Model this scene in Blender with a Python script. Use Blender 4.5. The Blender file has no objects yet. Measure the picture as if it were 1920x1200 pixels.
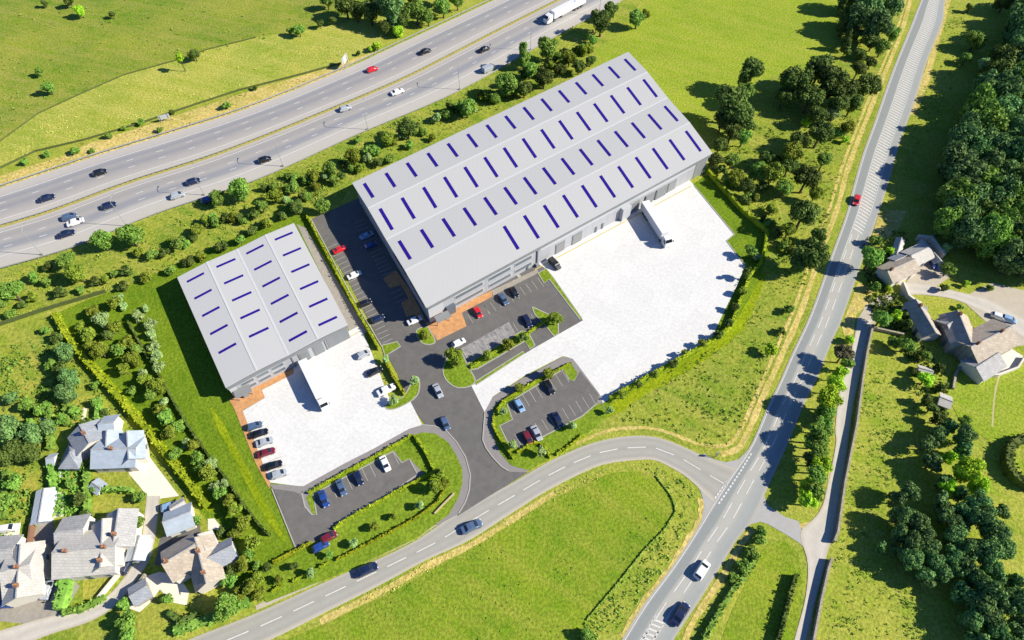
import bpy, bmesh, math, random
from mathutils import Vector, Matrix
from mathutils.geometry import tessellate_polygon
random.seed(7)
sc = bpy.context.scene
# ------------------------------------------------------------------ camera, sky, sun, exposure
FPX, CH, TILT = 1230.0, 137.0, math.radians(55)
cd = bpy.data.cameras.new('camera'); cam = bpy.data.objects.new('camera', cd)
sc.collection.objects.link(cam)
cam.location = (0, 0, CH); cam.rotation_euler = (math.radians(90) - TILT, 0, 0)
cd.sensor_width = 36; cd.lens = FPX / 1920 * 36; cd.clip_end = 8000; cd.clip_start = 1
sc.camera = cam
sc.render.resolution_x = 1024; sc.render.resolution_y = 640
ELEV = math.radians(34); AZ = math.radians(95)           # azimuth clockwise from +Y
w = bpy.data.worlds.new('World'); sc.world = w; w.use_nodes = True
nt = w.node_tree; bg = nt.nodes['Background']
sky = nt.nodes.new('ShaderNodeTexSky'); sky.sky_type = 'NISHITA'; sky.sun_disc = False
sky.sun_elevation = ELEV; sky.sun_rotation = AZ; sky.dust_density = 0.4; sky.ozone_density = 2.5
tint = nt.nodes.new('ShaderNodeMix'); tint.data_type = 'RGBA'; tint.blend_type = 'MULTIPLY'; tint.inputs[0].default_value = 1
tint.inputs[7].default_value = (0.5, 0.8, 1.3, 1); nt.links.new(sky.outputs[0], tint.inputs[6]); nt.links.new(tint.outputs[2], bg.inputs[0])
bg.inputs[1].default_value = 0.06
sl = bpy.data.lights.new('sun', 'SUN'); so = bpy.data.objects.new('sun', sl); sc.collection.objects.link(so)
sl.energy = 5.0; sl.angle = math.radians(0.5); sl.color = (1, 0.94, 0.80)
to_sun = Vector((math.sin(AZ) * math.cos(ELEV), math.cos(AZ) * math.cos(ELEV), math.sin(ELEV)))
so.rotation_euler = to_sun.to_track_quat('Z', 'Y').to_euler(); so.location = to_sun * 300
sc.view_settings.view_transform = 'Standard'; sc.view_settings.look = 'None'
sc.view_settings.gamma = 1; sc.view_settings.use_curve_mapping = False
sc.view_settings.exposure = 0.81
K = 1.5                                                 # lit picture value / base colour

# ------------------------------------------------------------------ coordinates: photo pixel -> place
_s, _c = math.sin(TILT), math.cos(TILT)
def P(x, y, z=0.0):
    a = (x - 960) / FPX; v = (y - 600) / FPX
    t = (CH - z) / (_s + v * _c)
    return Vector((a * t, (_c - v * _s) * t, z))
def scale_at(x, y, z=0.0):
    v = (y - 600) / FPX
    return FPX * (_s + v * _c) / (CH - z)
def PP(pts, z=0.0): return [P(x, y, z) for x, y in pts]
def lerp(a, b, t): return a + (b - a) * t
def smooth(pts, closed=False, n=6):
    out = []; m = len(pts)
    rng = range(m if closed else m - 1)
    for i in rng:
        if closed: p0, p1, p2, p3 = pts[i - 1], pts[i], pts[(i + 1) % m], pts[(i + 2) % m]
        else: p0, p1, p2, p3 = pts[max(i - 1, 0)], pts[i], pts[i + 1], pts[min(i + 2, m - 1)]
        for k in range(n):
            t = k / n
            out.append(0.5 * ((2 * p1) + (p2 - p0) * t + (2 * p0 - 5 * p1 + 4 * p2 - p3) * t * t + (3 * p1 - p0 - 3 * p2 + p3) * t ** 3))
    if not closed: out.append(pts[-1])
    return out
def resample(pts, n):
    L = [0]
    for a, b in zip(pts, pts[1:]): L.append(L[-1] + (b - a).length)
    out = []; j = 0
    for i in range(n):
        d = L[-1] * i / (n - 1)
        while j < len(L) - 2 and L[j + 1] < d: j += 1
        out.append(lerp(pts[j], pts[j + 1], (d - L[j]) / max(L[j + 1] - L[j], 1e-6)))
    return out
def inside(p, poly):
    r = False; n = len(poly); j = n - 1
    for i in range(n):
        a, b = poly[i], poly[j]
        if (a.y > p.y) != (b.y > p.y) and p.x < (b.x - a.x) * (p.y - a.y) / (b.y - a.y) + a.x: r = not r
        j = i
    return r

# ------------------------------------------------------------------ materials
def lin(c):
    c = c / 255.0
    return c / 12.92 if c <= 0.04045 else ((c + 0.055) / 1.055) ** 2.4
def S(r, g, b, k=None):                                  # base colour from a picture value
    k = k or K
    return (lin(r) / k, lin(g) / k, lin(b) / k, 1)
def newmat(name):
    m = bpy.data.materials.new(name); m.use_nodes = True
    return m, m.node_tree, m.node_tree.nodes['Principled BSDF']
def plain(name, col, rough=0.6, metal=0.0, var=0.0, vscale=0.5, spec=0.3, bump=0.0):
    m, t, b = newmat(name)
    b.inputs['Base Color'].default_value = col; b.inputs['Roughness'].default_value = rough
    b.inputs['Metallic'].default_value = metal; b.inputs['Specular IOR Level'].default_value = spec
    if var:
        tc = t.nodes.new('ShaderNodeTexCoord'); n = t.nodes.new('ShaderNodeTexNoise'); n.inputs['Scale'].default_value = vscale
        n.inputs['Detail'].default_value = 6; n.inputs['Roughness'].default_value = 0.65
        r = t.nodes.new('ShaderNodeValToRGB'); e = r.color_ramp.elements
        e[0].position = 0.3; e[1].position = 0.7
        e[0].color = tuple(c * (1 - var) for c in col[:3]) + (1,); e[1].color = tuple(min(c * (1 + var), 1) for c in col[:3]) + (1,)
        t.links.new(tc.outputs['Object'], n.inputs['Vector']); t.links.new(n.outputs[0], r.inputs[0]); t.links.new(r.outputs[0], b.inputs['Base Color'])
        if bump:
            bp = t.nodes.new('ShaderNodeBump'); bp.inputs['Strength'].default_value = bump
            t.links.new(n.outputs[0], bp.inputs['Height']); t.links.new(bp.outputs[0], b.inputs['Normal'])
    return m
def mixnode(t, fac, a, b):
    m = t.nodes.new('ShaderNodeMix'); m.data_type = 'RGBA'
    for sock, v in ((m.inputs[0], fac), (m.inputs[6], a), (m.inputs[7], b)):
        if hasattr(v, 'links') or hasattr(v, 'is_output'): t.links.new(v, sock)
        else: sock.default_value = v
    return m.outputs[2]
def noise(t, vec, scale, detail=4, rough=0.6, lo=0.35, hi=0.65):
    n = t.nodes.new('ShaderNodeTexNoise'); n.inputs['Scale'].default_value = scale
    n.inputs['Detail'].default_value = detail; n.inputs['Roughness'].default_value = rough
    t.links.new(vec, n.inputs['Vector'])
    mr = t.nodes.new('ShaderNodeMapRange'); mr.inputs[1].default_value = lo; mr.inputs[2].default_value = hi
    t.links.new(n.outputs[0], mr.inputs[0]); return mr.outputs[0]
def grass(name, dark, light, dry, dryamt=0.5, ang=0.0, streak=0.3, fine=1.5, big=0.035):
    m, t, b = newmat(name)
    b.inputs['Roughness'].default_value = 0.9; b.inputs['Specular IOR Level'].default_value = 0.05
    tc = t.nodes.new('ShaderNodeTexCoord')
    mp = t.nodes.new('ShaderNodeMapping'); mp.inputs['Rotation'].default_value = (0, 0, ang)
    mp2 = t.nodes.new('ShaderNodeMapping'); mp2.inputs['Scale'].default_value = (0.12, 1.0, 1)
    t.links.new(tc.outputs['Object'], mp.inputs[0]); t.links.new(mp.outputs[0], mp2.inputs[0])
    V = tc.outputs['Object']
    a = noise(t, V, big, 7, 0.68, 0.38, 0.62)
    c = mixnode(t, a, dark, light)
    st = noise(t, mp2.outputs[0], streak, 4, 0.6, 0.4, 0.7)
    md = t.nodes.new('ShaderNodeMath'); md.operation = 'MULTIPLY'; md.inputs[1].default_value = dryamt; t.links.new(st, md.inputs[0])
    c = mixnode(t, md.outputs[0], c, dry)
    mid = noise(t, V, 0.35, 5, 0.7, 0.3, 0.7)
    md2 = t.nodes.new('ShaderNodeMath'); md2.operation = 'MULTIPLY'; md2.inputs[1].default_value = 0.5; t.links.new(mid, md2.inputs[0])
    dk = tuple(x * 0.6 for x in dark[:3]) + (1,)
    f = noise(t, V, fine, 3, 0.7, 0.38, 0.62)
    c2 = mixnode(t, md2.outputs[0], c, dry)
    hsv = t.nodes.new('ShaderNodeHueSaturation'); t.links.new(c2, hsv.inputs['Color'])
    mr = t.nodes.new('ShaderNodeMapRange'); mr.inputs[3].default_value = 0.76; mr.inputs[4].default_value = 1.22; t.links.new(f, mr.inputs[0])
    t.links.new(mr.outputs[0], hsv.inputs['Value'])
    t.links.new(hsv.outputs[0], b.inputs['Base Color'])
    bp = t.nodes.new('ShaderNodeBump'); bp.inputs['Strength'].default_value = 0.35; bp.inputs['Distance'].default_value = 0.15
    t.links.new(f, bp.inputs['Height']); t.links.new(bp.outputs[0], b.inputs['Normal'])
    return m
def leafy(name, dark, light):
    m, t, b = newmat(name)
    b.inputs['Roughness'].default_value = 0.75; b.inputs['Specular IOR Level'].default_value = 0.15
    g = t.nodes.new('ShaderNodeNewGeometry'); oi = t.nodes.new('ShaderNodeObjectInfo')
    tc = t.nodes.new('ShaderNodeTexCoord')
    n = noise(t, tc.outputs['Object'], 0.9, 3, 0.6, 0.35, 0.65)
    a = t.nodes.new('ShaderNodeMath'); a.operation = 'ADD'; t.links.new(g.outputs['Random Per Island'], a.inputs[0]); t.links.new(n, a.inputs[1])
    h = t.nodes.new('ShaderNodeMath'); h.operation = 'MULTIPLY'; h.inputs[1].default_value = 0.5; t.links.new(a.outputs[0], h.inputs[0])
    c = mixnode(t, h.outputs[0], dark, light)
    hsv = t.nodes.new('ShaderNodeHueSaturation'); t.links.new(c, hsv.inputs['Color'])
    mr = t.nodes.new('ShaderNodeMapRange'); mr.inputs[3].default_value = 0.8; mr.inputs[4].default_value = 1.25; t.links.new(oi.outputs['Random'], mr.inputs[0])
    mr2 = t.nodes.new('ShaderNodeMapRange'); mr2.inputs[3].default_value = 0.485; mr2.inputs[4].default_value = 0.515; t.links.new(oi.outputs['Random'], mr2.inputs[0])
    t.links.new(mr.outputs[0], hsv.inputs['Value']); t.links.new(mr2.outputs[0], hsv.inputs['Hue'])
    t.links.new(hsv.outputs[0], b.inputs['Base Color'])
    tr = t.nodes.new('ShaderNodeBsdfTranslucent'); t.links.new(hsv.outputs[0], tr.inputs[0])
    mx = t.nodes.new('ShaderNodeMixShader'); mx.inputs[0].default_value = 0.22
    t.links.new(b.outputs[0], mx.inputs[1]); t.links.new(tr.outputs[0], mx.inputs[2])
    t.links.new(mx.outputs[0], t.nodes['Material Output'].inputs[0])
    return m
def road_mat(name, stops, var=0.1, vscale=0.6, fine=3.0):
    """surface whose worn wheel tracks follow the UV v axis (0..1 across)"""
    m, t, b = newmat(name); b.inputs['Roughness'].default_value = 0.85; b.inputs['Specular IOR Level'].default_value = 0.2
    uv = t.nodes.new('ShaderNodeUVMap'); sp = t.nodes.new('ShaderNodeSeparateXYZ'); t.links.new(uv.outputs[0], sp.inputs[0])
    tc = t.nodes.new('ShaderNodeTexCoord')
    wob = noise(t, tc.outputs['Object'], 0.05, 3, 0.5, 0, 1)
    wm = t.nodes.new('ShaderNodeMath'); wm.operation = 'MULTIPLY_ADD'; wm.inputs[1].default_value = 0.02; t.links.new(wob, wm.inputs[0]); t.links.new(sp.outputs[1], wm.inputs[2])
    r = t.nodes.new('ShaderNodeValToRGB'); cr = r.color_ramp
    while len(cr.elements) > 1: cr.elements.remove(cr.elements[-1])
    cr.elements[0].position = stops[0][0]; cr.elements[0].color = S(*stops[0][1])
    for p, c in stops[1:]:
        e = cr.elements.new(p); e.color = S(*c)
    t.links.new(wm.outputs[0], r.inputs[0])
    a = noise(t, tc.outputs['Object'], vscale, 5, 0.65, 0.3, 0.7)
    f = noise(t, tc.outputs['Object'], fine, 3, 0.7, 0.3, 0.7)
    ad = t.nodes.new('ShaderNodeMath'); ad.operation = 'ADD'; t.links.new(a, ad.inputs[0]); t.links.new(f, ad.inputs[1])
    mr = t.nodes.new('ShaderNodeMapRange'); mr.inputs[2].default_value = 2; mr.inputs[3].default_value = 1 - var; mr.inputs[4].default_value = 1 + var
    t.links.new(ad.outputs[0], mr.inputs[0])
    hsv = t.nodes.new('ShaderNodeHueSaturation'); t.links.new(r.outputs[0], hsv.inputs['Color']); t.links.new(mr.outputs[0], hsv.inputs['Value'])
    t.links.new(hsv.outputs[0], b.inputs['Base Color'])
    return m
def tiled(name, c1, c2, mortar, sx=0.6, sy=0.3, ms=0.03, rough=0.8, rot=0.0, coord='Object', wear=0.25, wscale=0.8):
    m, t, b = newmat(name); b.inputs['Roughness'].default_value = rough; b.inputs['Specular IOR Level'].default_value = 0.2
    tc = t.nodes.new('ShaderNodeTexCoord'); mp = t.nodes.new('ShaderNodeMapping'); mp.inputs['Rotation'].default_value = (0, 0, rot)
    br = t.nodes.new('ShaderNodeTexBrick'); br.inputs['Color1'].default_value = c1; br.inputs['Color2'].default_value = c2
    br.inputs['Mortar'].default_value = mortar; br.inputs['Scale'].default_value = 1; br.inputs['Brick Width'].default_value = sx
    br.inputs['Row Height'].default_value = sy; br.inputs['Mortar Size'].default_value = ms
    t.links.new(tc.outputs[coord], mp.inputs[0]); t.links.new(mp.outputs[0], br.inputs[0])
    n = noise(t, tc.outputs['Object'], wscale, 6, 0.7, 0.3, 0.7)
    mr = t.nodes.new('ShaderNodeMapRange'); mr.inputs[3].default_value = 1 - wear; mr.inputs[4].default_value = 1 + wear * .9; t.links.new(n, mr.inputs[0])
    hsv = t.nodes.new('ShaderNodeHueSaturation'); t.links.new(br.outputs[0], hsv.inputs['Color']); t.links.new(mr.outputs[0], hsv.inputs['Value'])
    t.links.new(hsv.outputs[0], b.inputs['Base Color'])
    return m
def ribbed(name, col, ang, pitch=1.0, amt=0.06, rough=0.55, metal=0.0):
    m, t, b = newmat(name); b.inputs['Roughness'].default_value = rough; b.inputs['Metallic'].default_value = metal
    b.inputs['Specular IOR Level'].default_value = 0.3
    tc = t.nodes.new('ShaderNodeTexCoord'); mp = t.nodes.new('ShaderNodeMapping'); mp.inputs['Rotation'].default_value = (0, 0, ang)
    wv = t.nodes.new('ShaderNodeTexWave'); wv.inputs['Scale'].default_value = 0.314 / pitch; wv.bands_direction = 'X'
    t.links.new(tc.outputs['Object'], mp.inputs[0]); t.links.new(mp.outputs[0], wv.inputs[0])
    n = noise(t, tc.outputs['Object'], 0.12, 6, 0.7, 0.3, 0.7)
    ad = t.nodes.new('ShaderNodeMath'); ad.operation = 'ADD'; t.links.new(wv.outputs[1], ad.inputs[0]); t.links.new(n, ad.inputs[1])
    mr = t.nodes.new('ShaderNodeMapRange'); mr.inputs[2].default_value = 2; mr.inputs[3].default_value = 1 - amt; mr.inputs[4].default_value = 1 + amt; t.links.new(ad.outputs[0], mr.inputs[0])
    hsv = t.nodes.new('ShaderNodeHueSaturation'); hsv.inputs['Color'].default_value = col; t.links.new(mr.outputs[0], hsv.inputs['Value'])
    t.links.new(hsv.outputs[0], b.inputs['Base Color'])
    return m
M = {}
g = S
M['meadow'] = grass('meadow_grass', g(122, 160, 34), g(166, 180, 56), g(200, 190, 96), 0.5, 0.35, big=0.05)
M['hay'] = grass('hay_meadow', g(134, 166, 42), g(178, 184, 68), g(212, 202, 108), 0.6, 0.35, big=0.05)
M['rough'] = grass('rough_grass', g(96, 144, 30), g(156, 172, 52), g(190, 184, 88), 0.6, 0.5, fine=1.2, big=0.09)
M['hill'] = grass('hill_pasture', g(84, 140, 20), g(150, 168, 48), g(182, 172, 92), 0.55, 0.3, big=0.03)
M['field'] = grass('lush_field', g(134, 168, 34), g(160, 182, 48), g(184, 186, 80), 0.5, 0.5, fine=1.6, big=0.05)
M['field2'] = grass('cut_field', g(96, 146, 20), g(144, 170, 40), g(172, 174, 70), 0.6, 0.55, fine=1.6, big=0.045)
M['lawn'] = grass('site_lawn', g(92, 132, 22), g(126, 154, 36), g(136, 156, 46), 0.6, 1.05, streak=0.9, big=.08)
M['lawn2'] = grass('island_turf', g(108, 142, 32), g(134, 162, 46), g(150, 168, 54), 0.4, 1.05, big=.15)
M['bank'] = grass('bright_bank', g(124, 152, 20), g(166, 184, 28), g(156, 168, 36), 0.5, 1.0, big=.1)
M['dry'] = grass('dry_verge', g(176, 172, 66), g(226, 200, 114), g(236, 212, 140), 0.6, 0.4, fine=1.2, big=0.1)
M['garden'] = grass('garden_lawn', g(124, 160, 44), g(176, 178, 70), g(200, 186, 92), 0.5, 0.2, big=.12)
M['motorway'] = road_mat('motorway_asphalt', [(0.0, (204, 197, 188)), (0.10, (197, 191, 184)), (0.13, (175, 172, 172)), (0.17, (157, 157, 162)), (0.21, (175, 171, 168)),
    (0.27, (159, 158, 162)), (0.33, (179, 174, 170)), (0.40, (191, 185, 178)), (0.455, (204, 197, 188)), (0.54, (199, 193, 184)), (0.58, (181, 175, 170)), (0.64, (171, 168, 166)), (0.70, (183, 178, 173)),
    (0.745, (159, 160, 165)), (0.79, (163, 163, 167)), (0.83, (195, 190, 183)), (0.9, (204, 198, 190)), (1.0, (204, 197, 186))], 0.05)
M['local'] = road_mat('local_road_asphalt', [(0.0, (204, 195, 176)), (0.08, (191, 186, 174)), (0.16, (179, 175, 166)), (0.30, (187, 183, 172)), (0.5, (177, 174, 165)), (0.7, (187, 183, 173)), (0.85, (179, 175, 166)), (0.93, (199, 193, 178)), (1.0, (213, 201, 180))], 0.07)
M['main'] = road_mat('main_road_asphalt', [(0.0, (205, 197, 178)), (0.06, (183, 181, 174)), (0.13, (157, 161, 160)), (0.3, (159, 163, 160)), (0.36, (191, 189, 180)), (0.6, (195, 192, 182)), (0.72, (179, 181, 176)), (0.92, (171, 175, 172)), (1.0, (195, 189, 176))], 0.07)
M['lane'] = road_mat('lane_surface', [(0, (206, 194, 174)), (0.2, (222, 214, 200)), (0.5, (210, 202, 190)), (0.8, (222, 214, 202)), (1, (202, 190, 170))], 0.12)
M['asphalt'] = tiled('site_asphalt', g(126, 122, 118), g(119, 116, 113), g(112, 110, 108), 17, 9, 0.06, 0.9, 0.56, wear=0.14, wscale=.5)
M['concrete'] = tiled('yard_concrete', g(244, 242, 238, 1.5), g(238, 236, 232, 1.5), g(232, 229, 224, 1.5), 5.2, 5.2, 0.05, 0.85, 0.56, wear=0.12, wscale=1.4)
M['pavement'] = plain('grey_paving', g(158, 152, 150), 0.9, var=0.06, vscale=1.0, spec=0.1)
M['gravel'] = plain('grey_gravel', g(176, 168, 156), 0.95, var=0.14, vscale=1.2, spec=0.05)
M['cream'] = plain('pale_yard', g(246, 236, 218, 1.35), 0.9, var=0.06, vscale=0.8, spec=0.1)
M['orange'] = tiled('orange_block_paving', g(232, 176, 122), g(222, 162, 106), g(206, 150, 104), 0.4, 0.2, 0.02, rot=0.6)
M['pale_bay'] = tiled('pale_block_paving', g(182, 178, 176), g(128, 128, 130), g(160, 156, 154), 1.3, 0.9, 0.25, rot=0.6)
M['kerb'] = plain('kerb_stone', g(190, 186, 176), 0.9, spec=0.1)
M['white_line'] = plain('white_road_paint', g(236, 234, 228), 0.7, var=0.12, vscale=1.5, spec=0.1)
M['site_line'] = plain('worn_bay_paint', g(188, 184, 176), 0.8, spec=0.1)
M['yellow_line'] = plain('yellow_paint', g(218, 200, 120), 0.8, spec=0.1)
M['olive_line'] = plain('median_growth', g(188, 176, 92), 0.9, var=0.15, vscale=0.4)
M['steel'] = plain('galvanised_steel', g(176, 178, 178), 0.5, 0.0)
M['wall_metal'] = ribbed('light_cladding', g(200, 201, 206, 1.75), 0.6, 0.9, 0.05)
M['dark_clad'] = ribbed('fascia_grey', g(150, 154, 158, 1.7), 0.6, 0.9, 0.05)
M['white_clad'] = plain('white_panel', g(216, 218, 222, 1.7), 0.5)
M['navy_clad'] = ribbed('slate_cladding', g(96, 104, 114, 1.2), 0.6, 0.9, 0.05)
M['window'] = plain('window_glass', (0.13, 0.15, 0.17, 1), 0.12, 0, spec=0.6)
M['door_grey'] = plain('dock_door_grey', g(126, 128, 128, 1.0), 0.5)
M['door_blue'] = plain('dock_seal_dark', g(60, 70, 84, 1.0), 0.6)
M['roof_a'] = ribbed('roof_sheet_large', g(226, 225, 222, 1.82), 0.0, 1.2, 0.012)
M['roof_b'] = ribbed('roof_sheet_small', g(227, 226, 224, 1.8), 0.0, 1.2, 0.012)
M['skylight'] = plain('violet_rooflight', g(44, 22, 138, 1.3), 0.3, spec=0.4)
M['gutter'] = plain('gutter_edge', g(236, 237, 236, 1.7), 0.5)
M['bark'] = plain('bark', (0.09, 0.065, 0.045, 1), 0.9, var=0.3, vscale=3)
M['tyre'] = plain('tyre_rubber', (0.02, 0.02, 0.02, 1), 0.8)
M['rim'] = plain('alloy', (0.5, 0.5, 0.52, 1), 0.3, 0.8)
M['glass'] = plain('car_glass', (0.015, 0.02, 0.028, 1), 0.08, spec=0.7)
M['lamp'] = plain('lamp_lens', (0.8, 0.8, 0.78, 1), 0.2)
M['tail'] = plain('tail_lens', (0.4, 0.01, 0.01, 1), 0.2)
M['stone'] = tiled('rubble_stone', g(186, 176, 158, 1.2), g(160, 150, 134, 1.2), g(130, 122, 108, 1.2), 0.5, 0.25, 0.03, coord='Object')
M['dark_stone'] = plain('mossy_stone', g(96, 108, 56), 0.95, var=.2, vscale=1)
M['render'] = plain('pale_render', g(222, 214, 200, 1.2), 0.85, var=0.07)
M['slate'] = tiled('slate_roof', g(160, 164, 170, 1.2), g(148, 153, 161, 1.2), g(134, 138, 144, 1.2), 0.9, 0.5, 0.03, wear=.12)
M['blue_slate'] = tiled('blue_slate_roof', g(184, 194, 204, 1.35), g(172, 184, 196, 1.35), g(170, 182, 194, 1.25), 0.9, 0.5, 0.03, wear=.1)
M['tan_roof'] = tiled('stone_flag_roof', g(198, 184, 166, 1.35), g(182, 168, 150, 1.35), g(166, 154, 140, 1.25), 0.9, 0.6, 0.04, wear=.15)
M['light_roof'] = tiled('pale_concrete_tile_roof', g(214, 209, 200, 1.42), g(203, 198, 190, 1.42), g(182, 178, 171, 1.42), 0.9, 0.5, 0.03, wear=.1)
M['grey_roof'] = tiled('weathered_slate_roof', g(182, 180, 178, 1.25), g(170, 168, 166, 1.25), g(150, 148, 146, 1.25), 0.9, 0.5, 0.03, wear=.14)
M['corr'] = ribbed('corrugated_sheet', g(218, 226, 232), 0.3, 0.9, 0.2)
M['brick_pale'] = plain('pale_brick', g(206, 186, 150), 0.9)
M['brick'] = plain('chimney_brick', g(150, 110, 88), 0.9)
LEAF = {
 'dark': leafy('dark_leaves', S(50, 72, 28, 1.0), S(118, 136, 62, 1.0)),
 'wood': leafy('woodland_leaves', S(54, 88, 50, .85), S(124, 156, 86, .85)),
 'mid': leafy('mid_leaves', S(78, 118, 40, .92), S(142, 174, 76, .92)),
 'light': leafy('lime_leaves', S(110, 156, 26, .9), S(186, 216, 60, .9)),
 'olive': leafy('olive_leaves', S(78, 98, 26, .88), S(142, 152, 52, .88)),
 'pale': leafy('pale_leaves', S(112, 142, 80, .95), S(176, 198, 128, .95)),
 'hedge': leafy('hedge_leaves', S(104, 120, 22, .9), S(168, 174, 40, .9)),
 'brown': leafy('bronze_leaves', S(80, 78, 56, 1.0), S(122, 118, 84, 1.0)),
 'weeds': leafy('weed_leaves', S(104, 140, 44, .95), S(168, 184, 84, .95)),
 'straw': leafy('straw_leaves', S(170, 170, 84, .95), S(214, 200, 120, .95)),
}
def paint(name, rgb, rough=0.3): 
    m = plain(name, S(*rgb, 1.3), rough, 0.0, spec=0.6); m.node_tree.nodes['Principled BSDF'].inputs['Coat Weight'].default_value = 0.5; return m
PAINT = {'white': paint('white_paint', (240, 240, 240)), 'black': paint('black_paint', (26, 28, 34)), 'red': paint('red_paint', (214, 34, 46)),
 'blue': paint('blue_paint', (40, 74, 150)), 'navy': paint('navy_paint', (26, 40, 76)), 'silver': paint('silver_paint', (176, 182, 190)),
 'slate': paint('slate_blue_paint', (84, 106, 138)), 'pale blue': paint('pale_blue_paint', (140, 176, 214)), 'maroon': paint('maroon_paint', (120, 36, 52))}

# ------------------------------------------------------------------ object helpers
col = sc.collection
def link(o, parent=None):
    col.objects.link(o)
    if parent is not None: o.parent = parent
    return o
def mesh_obj(name, verts, faces, mats, parent=None, fm=None, sm=False):
    me = bpy.data.meshes.new(name); me.from_pydata([tuple(v) for v in verts], [], faces); me.update()
    for m in (mats if isinstance(mats, (list, tuple)) else [mats]): me.materials.append(m)
    if fm: me.polygons.foreach_set('material_index', fm)
    if sm: me.polygons.foreach_set('use_smooth', [True] * len(me.polygons))
    return link(bpy.data.objects.new(name, me), parent)
def tag(o, label=None, cat=None, group=None, kind=None):
    if label: o['label'] = label
    if cat: o['category'] = cat
    if group: o['group'] = group
    if kind: o['kind'] = kind
    return o
def empty(name, loc=(0, 0, 0), rz=0.0):
    o = bpy.data.objects.new(name, None); o.empty_display_size = 0.5; link(o); o.location = loc; o.rotation_euler = (0, 0, rz); return o
class MB:
    def __init__(s): s.v = []; s.f = []; s.m = []
    def face(s, pts, mi=0):
        n = len(s.v); s.v += [Vector(p) for p in pts]; s.f.append(tuple(range(n, n + len(pts)))); s.m.append(mi)
    def box(s, x0, x1, y0, y1, z0, z1, mi=0, mat=None):
        c = [Vector((x, y, z)) for z in (z0, z1) for x, y in ((x0, y0), (x1, y0), (x1, y1), (x0, y1))]
        if mat: c = [mat @ p for p in c]
        n = len(s.v); s.v += c
        for f in ((0, 3, 2, 1), (4, 5, 6, 7), (0, 1, 5, 4), (1, 2, 6, 5), (2, 3, 7, 6), (3, 0, 4, 7)): s.f.append(tuple(n + i for i in f)); s.m.append(mi)
    def prism(s, poly, z0, z1, mi=0, bottom=False):
        """closed polygon (list of Vector) extruded z0..z1; z may be per-vertex from poly when z1 is None"""
        n = len(s.v); k = len(poly)
        area = sum(poly[i].x * poly[(i + 1) % k].y - poly[(i + 1) % k].x * poly[i].y for i in range(k))
        if area < 0: poly = poly[::-1]
        s.v += [Vector((p.x, p.y, z1 if z1 is not None else p.z)) for p in poly]
        for tri in tessellate_polygon([[Vector((p.x, p.y, 0)) for p in poly]]):
            a, b, c = [poly[i] for i in tri]
            if (b.x - a.x) * (c.y - a.y) - (b.y - a.y) * (c.x - a.x) < 0: tri = tri[::-1]
            s.f.append(tuple(n + i for i in tri)); s.m.append(mi)
        if z0 is not None:
            m = len(s.v); s.v += [Vector((p.x, p.y, z0)) for p in poly]
            for i in range(k):
                j = (i + 1) % k; s.f.append((m + i, m + j, n + j, n + i)); s.m.append(mi)
    def tube(s, pts, r, sides=6, mi=0, taper=None):
        rings = []
        for i, p in enumerate(pts):
            d = (pts[min(i + 1, len(pts) - 1)] - pts[max(i - 1, 0)]).normalized()
            a = d.orthogonal().normalized(); b = d.cross(a); rr = r if taper is None else lerp(r, taper, i / (len(pts) - 1))
            n = len(s.v); s.v += [p + (a * math.cos(k * 2 * math.pi / sides) + b * math.sin(k * 2 * math.pi / sides)) * rr for k in range(sides)]; rings.append(n)
        for n, m in zip(rings, rings[1:]):
            for k in range(sides):
                j = (k + 1) % sides; s.f.append((n + k, n + j, m + j, m + k)); s.m.append(mi)
        for n in (rings[0], rings[-1]): s.f.append(tuple(range(n, n + sides))); s.m.append(mi)
    def build(s, name, mats, parent=None, sm=False):
        return mesh_obj(name, s.v, s.f, mats, parent, s.m, sm)
def sheet(name, pts, z, mat, sm=False, label=None, cat=None, raised=False, n=5, kind='structure'):
    w_ = PP(pts)
    if sm: w_ = smooth(w_, True, n)
    b = MB(); b.prism(w_, -0.2 if raised else None, z)
    o = b.build(name, M[mat]); tag(o, kind=kind)
    return o, w_
def strip(path, width):
    """left/right offsets of a world path"""
    L, R_ = [], []
    for i, p in enumerate(path):
        d = (path[min(i + 1, len(path) - 1)] - path[max(i - 1, 0)]); d = Vector((-d.y, d.x, 0)).normalized() * width / 2
        L.append(p + d); R_.append(p - d)
    return L, R_
def road(name, left, right, z, mat, n=60, sm=True):
    A = PP(left); B = PP(right)
    if sm: A = smooth(A); B = smooth(B)
    A = resample(A, n); B = resample(B, n)
    vs = []; fs = []; uvs = []; d = 0
    for i in range(n):
        if i: d += (A[i] - A[i - 1]).length
        for k in range(5):
            q = lerp(A[i], B[i], k / 4); vs.append((q.x, q.y, z)); uvs.append((d, k / 4))
    for i in range(n - 1):
        for k in range(4):
            a = i * 5 + k; fs.append((a, a + 1, a + 6, a + 5))
    me = bpy.data.meshes.new(name); me.from_pydata(vs, [], fs); uv = me.uv_layers.new(name='UVMap')
    for l in me.loops: uv.data[l.index].uv = uvs[l.vertex_index]
    me.update(); me.materials.append(M[mat])
    if me.polygons[0].normal.z < 0: me.flip_normals()
    tag(link(bpy.data.objects.new(name, me)), kind='structure')
    return A, B
def across(A, B, t): return [lerp(a, b, t) for a, b in zip(A, B)]
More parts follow.
